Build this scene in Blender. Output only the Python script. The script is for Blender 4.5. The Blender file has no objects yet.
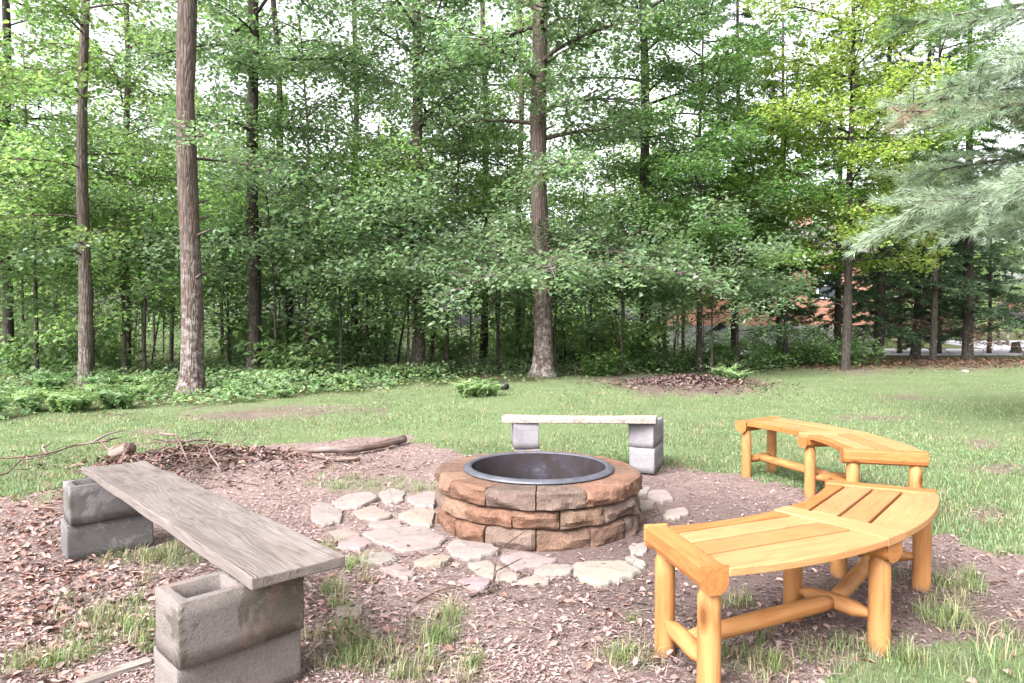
import bpy, bmesh, math, random
import numpy as np
from mathutils import Vector, Matrix

random.seed(7)
RNG = np.random.default_rng(7)
PI = math.pi
sc = bpy.context.scene
COL = sc.collection
F, CAMZ, HOR = 683.0, 1.2, 327.0
PITCH = math.atan((341.5 - HOR) / F)

# ------------------------------------------------------------------ helpers
def G(px, py, z=0.0):
    """ground point that the photograph shows at a pixel"""
    u = 341.5 - py
    Y = F * math.cos(PITCH) + u * math.sin(PITCH)
    Z = u * math.cos(PITCH) - F * math.sin(PITCH)
    t = (z - CAMZ) / Z
    return Vector(((px - 512) * t, Y * t, z))

def P(px, d):
    return (px - 512) / F * d

def lin(r, g, b):
    f = lambda c: c / 12.92 if c <= .04045 else ((c + .055) / 1.055) ** 2.4
    return tuple(f(v / 255) for v in (r, g, b))

def vnoise(x, y, seed=0.0):
    i, j = np.floor(x), np.floor(y)
    fx, fy = x - i, y - j
    fx, fy = fx * fx * (3 - 2 * fx), fy * fy * (3 - 2 * fy)
    def h(a, b):
        v = np.sin(a * 127.1 + b * 311.7 + seed * 74.7) * 43758.5453
        return v - np.floor(v)
    return (h(i, j) * (1 - fx) + h(i + 1, j) * fx) * (1 - fy) + (h(i, j + 1) * (1 - fx) + h(i + 1, j + 1) * fx) * fy

def fbm(x, y, seed=0.0, o=4):
    s, a, t = 0, .5, 0
    for k in range(o):
        s = s + a * vnoise(x * 2 ** k, y * 2 ** k, seed + k * 3.1); t += a; a *= .5
    return s / t

def sstep(a, b, x):
    t = np.clip((x - a) / (b - a), 0, 1)
    return t * t * (3 - 2 * t)

def inpoly(x, y, poly):
    c = np.zeros(np.shape(x), bool)
    n = len(poly)
    for k in range(n):
        x0, y0 = poly[k]; x1, y1 = poly[(k + 1) % n]
        cond = (y0 > y) != (y1 > y)
        with np.errstate(divide='ignore', invalid='ignore'):
            xi = (x1 - x0) * (y - y0) / (y1 - y0 + 1e-12) + x0
        c ^= cond & (x < xi)
    return c

def link(o, parent=None):
    COL.objects.link(o)
    if parent is not None: o.parent = parent
    return o

def tag(o, label=None, cat=None, group=None, kind=None):
    if label: o['label'] = label
    if cat: o['category'] = cat
    if group: o['group'] = group
    if kind: o['kind'] = kind
    return o

def empty(name, loc, rz=0.0):
    o = bpy.data.objects.new(name, None)
    o.empty_display_size = .1
    o.location = loc; o.rotation_euler = (0, 0, rz)
    return link(o)

def copy_tree(o, parent=None):
    c = o.copy(); COL.objects.link(c); c.parent = parent
    for ch in list(o.children): copy_tree(ch, c)
    return c

def mesh_np(name, V, faces, tint=None, lc=None, smooth=False):
    """V (N,3); faces: list of int arrays (M,k)"""
    me = bpy.data.meshes.new(name)
    V = np.ascontiguousarray(V, dtype=np.float32)
    me.vertices.add(len(V)); me.vertices.foreach_set('co', V.ravel())
    idx = np.concatenate([np.asarray(f, dtype=np.int32).ravel() for f in faces])
    ks = np.concatenate([np.full(len(f), np.shape(f)[1], dtype=np.int32) for f in faces])
    st = np.concatenate([[0], np.cumsum(ks)[:-1]]).astype(np.int32)
    me.loops.add(len(idx)); me.loops.foreach_set('vertex_index', idx)
    me.polygons.add(len(ks)); me.polygons.foreach_set('loop_start', st)
    if smooth: me.polygons.foreach_set('use_smooth', np.ones(len(ks), dtype=bool))
    if tint is not None:
        a = me.attributes.new('tint', 'FLOAT_COLOR', 'POINT')
        c = np.ones((len(V), 4), dtype=np.float32); c[:, :3] = tint
        a.data.foreach_set('color', c.ravel())
    if lc is not None:
        a = me.attributes.new('lc', 'FLOAT_VECTOR', 'POINT')
        a.data.foreach_set('vector', np.ascontiguousarray(lc, dtype=np.float32).ravel())
    me.update(calc_edges=True); me.validate()
    return me

def obj(name, me, mat, parent=None, loc=None, rz=None):
    o = bpy.data.objects.new(name, me)
    if mat is not None: me.materials.append(mat)
    if loc is not None: o.location = loc
    if rz is not None: o.rotation_euler = (0, 0, rz)
    return link(o, parent)

class MB:
    """collects polygons; lc is a per-vertex grain coordinate (along, across, depth)"""
    def __init__(s): s.v = []; s.f = []; s.l = []; s.n = 0; s.t = []
    def add(s, V, Fs, L=None, tint=None):
        b = len(s.v)
        s.v += [tuple(p) for p in V]
        s.l += [tuple(p) for p in (L if L is not None else V)]
        s.t += [tint or (1, 1, 1)] * len(V)
        s.f += [[i + b for i in f] for f in Fs]
    def box(s, M, sx, sy, sz, off=None):
        off = off or (random.uniform(0, 50), random.uniform(0, 50), random.uniform(0, 50))
        L = [(x * sx / 2, y * sy / 2, z * sz / 2) for x in (-1, 1) for y in (-1, 1) for z in (-1, 1)]
        V = [M @ Vector(p) for p in L]
        s.add(V, [(0, 1, 3, 2), (4, 6, 7, 5), (0, 4, 5, 1), (2, 3, 7, 6), (0, 2, 6, 4), (1, 5, 7, 3)],
              [(p[0] + off[0], p[1] + off[1], p[2] + off[2]) for p in L])
    def tube(s, pts, rad, n=8, cap=True, wob=0.0, tint=None):
        off = (random.uniform(0, 50), random.uniform(0, 50), random.uniform(0, 50))
        pts = [Vector(p) for p in pts]
        if not hasattr(rad, '__len__'): rad = [rad] * len(pts)
        V, L, Fs, ln = [], [], [], 0
        up = None
        for i, p in enumerate(pts):
            t = (pts[min(i + 1, len(pts) - 1)] - pts[max(i - 1, 0)]).normalized()
            if up is None: up = Vector((1, 0, 0)) if abs(t.x) < .7 else Vector((0, 1, 0))
            a = (up - t * up.dot(t)).normalized(); b = t.cross(a); up = a
            if i: ln += (p - pts[i - 1]).length
            for k in range(n):
                th = 2 * PI * k / n
                r = rad[i] * (1 + (random.uniform(-wob, wob) if wob else 0))
                V.append(p + a * (r * math.cos(th)) + b * (r * math.sin(th)))
                L.append((ln + off[0], r * math.cos(th) + off[1], r * math.sin(th) + off[2]))
        for i in range(len(pts) - 1):
            for k in range(n):
                Fs.append((i * n + k, i * n + (k + 1) % n, (i + 1) * n + (k + 1) % n, (i + 1) * n + k))
        if cap:
            Fs.append(tuple(range(n))[::-1]); Fs.append(tuple((len(pts) - 1) * n + k for k in range(n)))
        s.add(V, Fs, L, tint)
    def mesh(s, name, smooth=False):
        me = bpy.data.meshes.new(name)
        me.from_pydata(s.v, [], s.f)
        a = me.attributes.new('lc', 'FLOAT_VECTOR', 'POINT')
        a.data.foreach_set('vector', np.array(s.l, dtype=np.float32).ravel())
        c = np.ones((len(s.v), 4), dtype=np.float32); c[:, :3] = np.array(s.t)
        b = me.attributes.new('tint', 'FLOAT_COLOR', 'POINT'); b.data.foreach_set('color', c.ravel())
        if smooth: me.polygons.foreach_set('use_smooth', np.ones(len(s.f), dtype=bool))
        me.update()
        return me
    def build(s, name, mat, parent=None, smooth=False, bevel=0, seg=2, loc=None, rz=None):
        o = obj(name, s.mesh(name, smooth), mat, parent, loc, rz)
        if bevel:
            m = o.modifiers.new('bevel', 'BEVEL'); m.width = bevel; m.segments = seg; m.limit_method = 'ANGLE'; m.angle_limit = .6
        return o

# ------------------------------------------------------------------ materials
class NT:
    def __init__(s, name):
        s.m = bpy.data.materials.new(name); s.m.use_nodes = True
        s.t = s.m.node_tree; s.t.nodes.clear()
        s.out = s.n('ShaderNodeOutputMaterial')
    def n(s, k, **kw):
        nd = s.t.nodes.new(k)
        for a, v in kw.items(): setattr(nd, a, v)
        return nd
    def ln(s, a, b): s.t.links.new(a, b)
    def val(s, node, sock, v):
        if isinstance(v, bpy.types.NodeSocket): s.ln(v, node.inputs[sock])
        elif isinstance(v, (tuple, list)) and len(v) == 3 and node.inputs[sock].type == 'RGBA': node.inputs[sock].default_value = (*v, 1)
        else: node.inputs[sock].default_value = v
    def obj(s): return s.n('ShaderNodeTexCoord').outputs['Object']
    def attr(s, name, out='Color'):
        a = s.n('ShaderNodeAttribute'); a.attribute_name = name; return a.outputs[out]
    def map(s, v, scale):
        m = s.n('ShaderNodeMapping'); s.ln(v, m.inputs['Vector']); m.inputs['Scale'].default_value = scale; return m.outputs[0]
    def noise(s, v, scale, detail=4, rough=.55, dist=0):
        t = s.n('ShaderNodeTexNoise'); s.ln(v, t.inputs['Vector'])
        t.inputs['Scale'].default_value = scale; t.inputs['Detail'].default_value = detail
        t.inputs['Roughness'].default_value = rough; t.inputs['Distortion'].default_value = dist
        return t.outputs['Fac']
    def voro(s, v, scale, feature='F1', out='Distance'):
        t = s.n('ShaderNodeTexVoronoi', feature=feature); s.ln(v, t.inputs['Vector']); t.inputs['Scale'].default_value = scale
        return t.outputs[out]
    def ramp(s, f, stops):
        r = s.n('ShaderNodeValToRGB'); s.ln(f, r.inputs[0]); e = r.color_ramp.elements
        while len(e) < len(stops): e.new(.5)
        for k, (p, c) in enumerate(stops):
            e[k].position = p; e[k].color = (*(c if hasattr(c, '__len__') else (c, c, c)), 1)
        return r.outputs[0]
    def mix(s, f, a, b, mode='MIX'):
        m = s.n('ShaderNodeMix', data_type='RGBA', blend_type=mode)
        s.val(m, 0, f); s.val(m, 6, a); s.val(m, 7, b); return m.outputs[2]
    def math(s, op, a, b=0.0):
        m = s.n('ShaderNodeMath', operation=op); s.val(m, 0, a); s.val(m, 1, b); return m.outputs[0]
    def bump(s, h, strength=.3, dist=.01, prev=None):
        b = s.n('ShaderNodeBump'); s.ln(h, b.inputs['Height']); b.inputs['Strength'].default_value = strength
        b.inputs['Distance'].default_value = dist
        if prev: s.ln(prev, b.inputs['Normal'])
        return b.outputs[0]
    def bsdf(s, col, rough=.8, spec=.3, normal=None, metal=0):
        p = s.n('ShaderNodeBsdfPrincipled')
        s.val(p, 'Base Color', col); s.val(p, 'Roughness', rough); s.val(p, 'Specular IOR Level', spec); s.val(p, 'Metallic', metal)
        if normal: s.ln(normal, p.inputs['Normal'])
        return p.outputs[0]
    def done(s, sh): s.ln(sh, s.out.inputs['Surface']); return s.m

def m_leaf(name, transl=.38, rough=.45, spec=.5, tgain=1.35):
    T = NT(name); c = T.attr('tint')
    p = T.bsdf(c, rough, spec)
    tr = T.n('ShaderNodeBsdfTranslucent'); T.ln(T.mix(1.0, c, (1.05 * tgain, 1.15 * tgain, .8 * tgain), 'MULTIPLY'), tr.inputs[0])
    mx = T.n('ShaderNodeMixShader'); mx.inputs[0].default_value = transl
    T.ln(p, mx.inputs[1]); T.ln(tr.outputs[0], mx.inputs[2])
    return T.done(mx.outputs[0])

def m_tint(name, rough=.85, spec=.2):
    T = NT(name); c = T.attr('tint'); v = T.noise(T.obj(), 60, 3)
    c2 = T.mix(1.0, c, T.ramp(v, [(.3, .75), (.7, 1.2)]), 'MULTIPLY')
    return T.done(T.bsdf(c2, rough, spec))

def m_wood(name, light, mid, dark, gs=1.0, rough=.42, spec=.45, knots=True, grey=None, bumps=.15, ray=.5, ks=.03, feet=False):
    T = NT(name); v = T.attr('lc', 'Vector')
    warp = T.noise(T.map(v, (.9 * gs, 4 * gs, 4 * gs)), 1.0, 3, .5, .6)
    g = T.noise(T.map(v, (1.6 * gs, 42 * gs, 42 * gs)), 1.0, 5, .6, .8)
    rings = T.math('SINE', T.math('MULTIPLY', T.math('ADD', T.math('MULTIPLY', warp, 9.0), T.math('MULTIPLY', g, 1.4)), 6.0))
    rings = T.math('ADD', T.math('MULTIPLY', rings, .5), .5)
    f = T.math('ADD', T.math('MULTIPLY', rings, ray), T.math('MULTIPLY', g, 1 - ray))
    c = T.ramp(f, [(.12, dark), (.42, mid), (.85, light)])
    big = T.noise(T.map(v, (.8, 3, 3)), 1.3, 2)
    c = T.mix(T.ramp(big, [(.4, 0), (.75, .65)]), c, mid)
    h = f
    if knots:
        k = T.voro(T.map(v, (2.8, 8.0, 8.0)), 1.0)
        kf = T.ramp(k, [(ks, 1), (ks * 2, .6), (ks * 3.2, 0)])
        kn = tuple(x * .5 for x in dark)
        c = T.mix(kf, c, kn)
    tone = T.noise(v, 1.7, 2)
    c = T.mix(1.0, c, T.ramp(tone, [(.3, .82), (.7, 1.12)]), 'MULTIPLY')
    c = T.mix(1.0, c, T.attr('tint'), 'MULTIPLY')
    if grey:
        st = T.noise(T.map(v, (2, 7, 7)), 1.5, 4, .65)
        c = T.mix(T.ramp(st, [(.45, 0), (.72, .8)]), c, grey)
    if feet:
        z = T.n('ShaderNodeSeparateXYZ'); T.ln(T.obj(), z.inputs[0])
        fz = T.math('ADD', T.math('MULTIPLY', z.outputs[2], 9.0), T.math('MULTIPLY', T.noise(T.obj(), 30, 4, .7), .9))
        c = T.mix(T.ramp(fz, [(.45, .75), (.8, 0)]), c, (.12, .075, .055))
    crack = T.noise(T.map(v, (1.2 * gs, 70 * gs, 70 * gs)), 1, 4, .6)
    c = T.mix(T.ramp(crack, [(.26, .75), (.34, 0)]), c, tuple(x * .3 for x in dark))
    return T.done(T.bsdf(c, rough, spec, T.bump(T.math('ADD', h, T.math('MULTIPLY', crack, .8)), bumps, .004)))

def m_bark(name, a, b, lichen=None, sx=26, moss=0.0):
    T = NT(name); v = T.obj()
    vs = T.map(v, (sx, sx, 3.2))
    n = T.noise(vs, 1.0, 6, .65, .5)
    w = T.voro(T.map(v, (sx * .8, sx * .8, 2.4)), 1.0, 'DISTANCE_TO_EDGE')
    c = T.mix(T.ramp(n, [(.3, 0), (.68, 1)]), a, b)
    c = T.mix(T.ramp(w, [(0, .7), (.12, 0)]), c, tuple(x * .4 for x in a))
    if lichen:
        l = T.noise(v, 9, 5, .7)
        z = T.n('ShaderNodeSeparateXYZ'); T.ln(v, z.inputs[0])
        zz = T.ramp(T.math('MULTIPLY', z.outputs[2], .25), [(.03, 1), (.35, .6), (.8, .12)])
        c = T.mix(T.math('MULTIPLY', T.ramp(l, [(.47, 0), (.62, .85)]), zz), c, lichen)
    h = T.math('ADD', n, T.ramp(w, [(0, 0), (.2, .7)]))
    return T.done(T.bsdf(c, .9, .2, T.bump(h, .8, .02)))

def m_concrete(name, a, b, stain, warm):
    T = NT(name); v = T.obj()
    oi = T.n('ShaderNodeObjectInfo')
    vv = T.n('ShaderNodeVectorMath', operation='ADD'); T.ln(v, vv.inputs[0])
    cx = T.n('ShaderNodeCombineXYZ'); T.ln(T.math('MULTIPLY', oi.outputs['Random'], 31.0), cx.inputs[0]); T.ln(cx.outputs[0], vv.inputs[1])
    v2 = vv.outputs[0]
    n = T.noise(v2, 6, 5, .65); fine = T.noise(v2, 190, 3, .7); pit = T.voro(v2, 95)
    c = T.mix(T.ramp(n, [(.3, 0), (.7, 1)]), a, b)
    c = T.mix(T.ramp(T.noise(v2, 3.6, 4, .7, .4), [(.55, 0), (.6, .75)]), c, stain)
    c = T.mix(T.ramp(T.noise(v2, 4.4, 3, .6), [(.6, 0), (.7, .7)]), c, warm)
    c = T.mix(1.0, c, T.ramp(fine, [(.3, .72), (.7, 1.2)]), 'MULTIPLY')
    c = T.mix(T.ramp(pit, [(.05, .4), (.13, 0)]), c, tuple(x * .35 for x in a))
    h = T.math('ADD', T.math('MULTIPLY', fine, .9), T.math('ADD', T.math('MULTIPLY', n, .8), T.ramp(pit, [(.04, 0), (.2, .5)])))
    return T.done(T.bsdf(c, .95, .1, T.bump(h, .9, .008)))

def m_stone(name, gain=1.0, bumps=.6):
    T = NT(name); v = T.obj(); c = T.attr('tint')
    n = T.noise(v, 14, 6, .65); f = T.noise(v, 90, 4, .65); bl = T.noise(v, 5, 3, .6)
    c = T.mix(1.0, c, T.ramp(n, [(.25, .62), (.75, 1.25)]), 'MULTIPLY')
    c = T.mix(T.ramp(bl, [(.55, 0), (.75, .6)]), c, (.10, .07, .06))
    c = T.mix(1.0, c, T.ramp(f, [(.3, .68), (.7, 1.25)]), 'MULTIPLY')
    return T.done(T.bsdf(c, .92, .15, T.bump(T.math('ADD', T.math('MULTIPLY', n, 1.6), T.math('MULTIPLY', f, .8)), .9, .012)))

def m_flag(name):
    T = NT(name); v = T.obj(); c = T.attr('tint')
    n = T.noise(v, 5, 5, .65); f = T.noise(v, 70, 4, .65)
    c = T.mix(1.0, c, T.ramp(n, [(.25, .75), (.75, 1.15)]), 'MULTIPLY')
    c = T.mix(T.ramp(T.noise(v, 9, 4, .7), [(.58, 0), (.72, .55)]), c, (.14, .09, .08))
    c = T.mix(1.0, c, T.ramp(f, [(.3, .8), (.7, 1.15)]), 'MULTIPLY')
    return T.done(T.bsdf(c, .85, .25, T.bump(T.math('ADD', n, T.math('MULTIPLY', f, .4)), .4, .008)))

M = {}
M['leaf'] = m_leaf('leaf', .55, .36, .8)
M['leaf_thin'] = m_leaf('thin_leaf', .45)
M['needle'] = m_leaf('needle', .25, .5, .4)
M['grass'] = m_leaf('grass_blade', .35, .5, .35, 1.15)
M['litter'] = m_tint('dry_litter')
M['board'] = m_wood('honey_board', (.37, .20, .10), (.32, .15, .066), (.24, .085, .028), 1.8, .5, .3, True, None, .2, .22, .034)
M['board_red'] = m_wood('honey_board_amber', (.36, .155, .055), (.30, .115, .036), (.20, .062, .018), 1.8, .5, .3, True, None, .2, .28, .034)
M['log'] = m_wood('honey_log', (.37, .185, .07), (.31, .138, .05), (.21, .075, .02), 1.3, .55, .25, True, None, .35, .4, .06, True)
M['plank'] = m_wood('weathered_plank', (.165, .14, .13), (.12, .10, .092), (.05, .039, .034), 1.6, .85, .15, True, (.17, .148, .143), .9, .3)
M['plank_pale'] = m_wood('pale_plank', (.27, .235, .215), (.21, .175, .155), (.12, .09, .073), 1.6, .85, .15, False, (.27, .24, .23), .6, .6)
M['stick'] = m_wood('dead_wood', (.20, .15, .135), (.12, .072, .058), (.045, .024, .018), 1.0, .9, .15, False, (.24, .2, .195), .8, .6)
M['conc'] = m_concrete('old_concrete', (.145, .125, .119), (.20, .175, .166), (.08, .068, .054), (.23, .145, .122))
M['conc_dark'] = m_concrete('mossy_concrete', (.10, .091, .094), (.15, .136, .139), (.23, .21, .215), (.07, .066, .042))
M['conc_pale'] = m_concrete('pale_concrete', (.18, .17, .185), (.225, .215, .228), (.17, .16, .17), (.24, .22, .22))
M['stone'] = m_stone('pit_stone')
M['flag'] = m_flag('flagstone_slab')
M['bark_red'] = m_bark('reddish_bark', (.06, .042, .036), (.13, .097, .085), (.30, .27, .265), 24)
M['bark_grey'] = m_bark('grey_bark', (.06, .046, .037), (.13, .103, .088), (.2, .18, .165), 26)
M['bark_dark'] = m_bark('dark_bark', (.028, .023, .02), (.065, .052, .046), (.085, .08, .068), 30)
M['twig'] = m_bark('twig_bark', (.07, .05, .04), (.16, .12, .10), None, 40)

def m_steel():
    T = NT('fire_ring_steel'); v = T.obj()
    n = T.noise(v, 7, 5, .65, .6); f = T.noise(v, 60, 4)
    c = T.ramp(n, [(.3, (.007, .0045, .005)), (.46, (.013, .0095, .011)), (.58, (.016, .015, .022)), (.66, (.03, .029, .04)), (.76, (.11, .107, .125))])
    c = T.mix(T.ramp(f, [(.45, 0), (.7, .5)]), c, (.028, .014, .011))
    return T.done(T.bsdf(c, T.ramp(f, [(.3, .7), (.7, .9)]), .2, T.bump(f, .3, .004), 0))
M['steel'] = m_steel()
def m_rim():
    T = NT('ring_flange_steel'); v = T.obj(); n = T.noise(v, 12, 5, .65)
    c = T.ramp(n, [(.3, (.07, .07, .085)), (.6, (.11, .115, .14)), (.8, (.17, .165, .18))])
    return T.done(T.bsdf(c, .5, .5, T.bump(n, .1, .003), .5))
M['rim'] = m_rim()
def m_plain(name, col, rough=.7, spec=.3, sc_=20, amt=.25):
    T = NT(name); n = T.noise(T.obj(), sc_, 5, .65)
    return T.done(T.bsdf(T.mix(1.0, T.ramp(n, [(.3, 1 - amt), (.7, 1 + amt)]), col, 'MULTIPLY'), rough, spec, T.bump(n, .2, .01)))
M['black'] = m_plain('black_plastic', (.02, .02, .024), .45, .4)
M['ash'] = m_plain('ash', (.045, .036, .033), .95, .1, 30, .5)
M['white_stone'] = m_plain('pale_stone', (.3, .285, .28), .85, .2)

def m_brick():
    T = NT('red_brick'); v = T.obj()
    sx = T.n('ShaderNodeSeparateXYZ'); T.ln(v, sx.inputs[0])
    cb = T.n('ShaderNodeCombineXYZ'); T.ln(T.math('ADD', sx.outputs[0], sx.outputs[1]), cb.inputs[0]); T.ln(sx.outputs[2], cb.inputs[1])
    b = T.n('ShaderNodeTexBrick'); T.ln(cb.outputs[0], b.inputs['Vector'])
    b.inputs['Scale'].default_value = 1; b.inputs['Brick Width'].default_value = .24; b.inputs['Row Height'].default_value = .08
    b.inputs['Mortar Size'].default_value = .008
    for k, c in (('Color1', (.28, .115, .075, 1)), ('Color2', (.33, .15, .10, 1)), ('Mortar', (.3, .22, .19, 1))): b.inputs[k].default_value = c
    return T.done(T.bsdf(b.outputs['Color'], .85, .2))
M['brick'] = m_brick()
M['roof'] = m_plain('roof_shingle', (.12, .10, .10), .9, .2, 8)
M['glass'] = m_plain('window_glass', (.05, .06, .07), .08, .6, 2, .1)
M['trim'] = m_plain('white_trim', (.7, .68, .66), .6, .3, 4, .08)
M['found'] = m_plain('foundation_concrete', (.15, .145, .155), .9, .2, 3, .15)

# ------------------------------------------------------------------ the ground
DIRT = [(-400, 520), (-100, 506), (20, 498), (60, 489), (120, 462), (170, 452), (230, 450), (300, 446), (360, 440), (422, 437), (440, 452),
        (520, 470), (640, 474), (690, 474), (760, 484), (830, 494), (880, 512), (940, 536), (1010, 556), (1100, 575), (1300, 640),
        (1200, 690), (1040, 640), (960, 640), (900, 668), (850, 720), (840, 1200), (-900, 1200), (-900, 540)]
GRASSY = [(120, 625, 62, 26, .55), (175, 640, 40, 30, .5), (50, 660, 60, 14, .55), (150, 560, 45, 14, .7), (230, 550, 30, 12, .6),
          (440, 632, 30, 16, .5), (350, 655, 60, 20, .55), (420, 672, 70, 14, .5), (350, 640, 14, 26, .6), (335, 600, 12, 18, .5), (640, 662, 26, 12, .5),
          (745, 664, 70, 18, .55), (870, 655, 50, 16, .5), (960, 585, 60, 16, .45), (360, 486, 50, 9, .45), (420, 490, 40, 6, .5), (330, 545, 16, 12, .4),
          (735, 605, 20, 8, .4), (700, 470, 60, 6, .5), (360, 575, 14, 14, .45), (950, 620, 40, 22, .55), (795, 470, 60, 10, .6), (30, 500, 30, 8, .2)]
FOREST = [(-3000, 440), (-300, 440), (0, 424), (100, 414), (200, 404), (300, 395), (420, 386), (520, 383), (620, 375), (700, 372), (770, 371), (860, 361),
          (930, 359), (1024, 357), (1400, 357), (4000, 360), (4000, 327.5), (-3000, 327.5)]
BARE = [(690, 385, 72, 11), (300, 411, 90, 6), (640, 380, 60, 5), (860, 371, 45, 4), (965, 364, 60, 6), (235, 417, 60, 5), (985, 444, 22, 6),
        (1000, 470, 30, 5), (870, 418, 40, 3), (995, 516, 28, 8), (150, 432, 24, 3), (900, 398, 30, 3)]

def w2p(x, y):
    y = np.maximum(y, .35)
    return 512 + F * x / y, HOR + F * CAMZ / y

def masks(x, y):
    """lawn, forest, mulch (0..1) at ground positions"""
    n1 = fbm(x * 1.3, y * 1.3, 3.0) - .5; n2 = fbm(x * 1.3, y * 1.3, 9.0) - .5
    n3 = fbm(x * 7, y * 7, 5.0) - .5
    px, py = w2p(x + n1 * .5 + n3 * .22, y + n2 * .6 + n3 * .28)
    dirt = inpoly(px, py, DIRT) & (y > .36)
    px2, py2 = w2p(x + n1 * 2.0 + n3 * .5, y + n2 * 3.0 + n3)
    forest = inpoly(px2, py2, FOREST) | (y > 23.5)
    lawn = (~dirt & ~forest).astype(float)
    pr, qr = w2p(x, y)
    for cx, cy, rx, ry, s in GRASSY:
        d = ((pr - cx) / rx) ** 2 + ((qr - cy) / ry) ** 2
        lawn = np.maximum(lawn, np.where(dirt, np.clip((1.15 - d + n3 * 3.4 + n1) * s * .62, 0, s * .62), 0))
    mul = np.zeros_like(lawn)
    for k, (cx, cy, rx, ry) in enumerate(BARE):
        d = ((pr - cx) / rx) ** 2 + ((qr - cy) / ry) ** 2
        b = np.clip(1.25 - d + n3 * 2.4 + n1 * .8, 0, 1)
        lawn = lawn * (1 - b * (.95 if k < 1 else .7)); mul = np.maximum(mul, b * (1 if k == 0 else .45))
    return lawn, forest.astype(float), mul

MOUND = G(690, 386)
PILE = G(235, 468)
def gh(x, y):
    x = np.asarray(x, float); y = np.asarray(y, float)
    near = 1 - sstep(9, 22, y)
    z = (fbm(x * .9, y * .9, 21.) - .5) * .05 * near + (fbm(x * 5, y * 5, 31.) - .5) * .022 * near
    z = z * (1 - .6 * np.exp(-((x - .2) ** 2 + (y - 4.2) ** 2) / 1.2))
    z = z + .16 * np.exp(-(((x - MOUND.x) / 1.1) ** 2 + ((y - MOUND.y) / .8) ** 2) * 1.2)
    z = z + .10 * np.exp(-(((x - PILE.x) / 1.1) ** 2 + ((y - PILE.y) / .5) ** 2) * 1.2)
    z = z + .05 * sstep(4.5, 5.3, y) * np.exp(-((x - .6) / 1.2) ** 2) * near
    return z
def gz(x, y): return float(gh(np.array([x]), np.array([y]))[0])

def axis(lo, hi, near_lo, near_hi, fine, grow=1.12):
    a = list(np.arange(near_lo, near_hi + 1e-6, fine)); s = fine
    while a[-1] < hi: s = min(s * grow, 25); a.append(a[-1] + s)
    s = fine; b = [near_lo]
    while b[-1] > lo: s = min(s * grow, 25); b.append(b[-1] - s)
    return np.array(b[1:][::-1] + a)
gx = axis(-260, 260, -5.0, 4.6, .045); gy = axis(-60, 420, .9, 7.4, .045)
XX, YY = np.meshgrid(gx, gy)
ZZ = gh(XX.ravel(), YY.ravel())
nx, ny = len(gx), len(gy)
ii = (np.arange(ny - 1)[:, None] * nx + np.arange(nx - 1)[None]).ravel()
gf = np.stack([ii, ii + 1, ii + nx + 1, ii + nx], 1)
la, fo, mu = masks(XX.ravel(), YY.ravel())
ground_me = mesh_np('ground', np.stack([XX.ravel(), YY.ravel(), ZZ], 1), [gf], np.stack([la, fo, mu], 1), smooth=True)

def m_ground():
    T = NT('ground'); v = T.obj(); a = T.attr('tint')
    s = T.n('ShaderNodeSeparateColor'); T.ln(a, s.inputs[0])
    n = T.noise(v, 1.3, 6, .65); f = T.noise(v, 38, 5, .7); ff = T.noise(v, 120, 3, .7); ch = T.voro(T.map(v, (45, 70, 45)), 1.0, 'F1', 'Color')
    soil = T.mix(T.ramp(n, [(.35, 0), (.65, 1)]), (.13, .088, .08), (.195, .142, .13))
    soil = T.mix(T.ramp(f, [(.35, .0), (.7, .55)]), soil, (.31, .24, .225))
    soil = T.mix(1.0, soil, T.ramp(ch, [(0, .6), (1, 1.3)]), 'MULTIPLY')
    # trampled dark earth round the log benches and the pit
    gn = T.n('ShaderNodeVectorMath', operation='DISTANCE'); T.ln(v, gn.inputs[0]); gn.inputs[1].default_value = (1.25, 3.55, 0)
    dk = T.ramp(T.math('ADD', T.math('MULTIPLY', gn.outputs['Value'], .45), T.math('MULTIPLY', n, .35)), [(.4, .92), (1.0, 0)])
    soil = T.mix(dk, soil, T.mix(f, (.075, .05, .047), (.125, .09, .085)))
    grass = T.mix(T.ramp(n, [(.35, 0), (.65, 1)]), (.10, .135, .06), (.14, .17, .085))
    grass = T.mix(T.ramp(f, [(.5, 0), (.75, .5)]), grass, (.165, .14, .095))
    wood = T.mix(T.ramp(n, [(.4, 0), (.6, 1)]), (.05, .07, .024), (.075, .065, .035))
    mulch = T.mix(f, (.06, .04, .034), (.15, .105, .095))
    c = T.mix(s.outputs[0], soil, grass); c = T.mix(s.outputs[1], c, wood); c = T.mix(s.outputs[2], c, mulch)
    c = T.mix(1.0, c, T.ramp(ff, [(.3, .72), (.7, 1.2)]), 'MULTIPLY')
    return T.done(T.bsdf(c, .95, .1, T.bump(T.math('ADD', f, T.math('MULTIPLY', ff, .6)), .7, .02)))
tag(obj('ground', ground_me, m_ground()), kind='structure')

# far field beyond the woods and the pale driveway on the right
def sheet(name, pts, z, mat):
    me = bpy.data.meshes.new(name)
    me.from_pydata([(x, y, z) for x, y in pts], [], [tuple(range(len(pts)))]); me.update()
    return tag(obj(name, me, mat), kind='structure')
T = NT('gravel'); v = T.obj()
gm = T.done(T.bsdf(T.mix(T.noise(v, 1.2, 6), (.23, .215, .25), (.33, .315, .35)), .9, .2, T.bump(T.noise(v, 30, 4), .3, .02)))
sheet('driveway', [(9.5, 29), (20, 28.5), (40, 26.5), (70, 25), (90, 60), (36, 60), (26, 37.4), (24, 37.4), (9, 37.4)], .012, gm)

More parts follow.
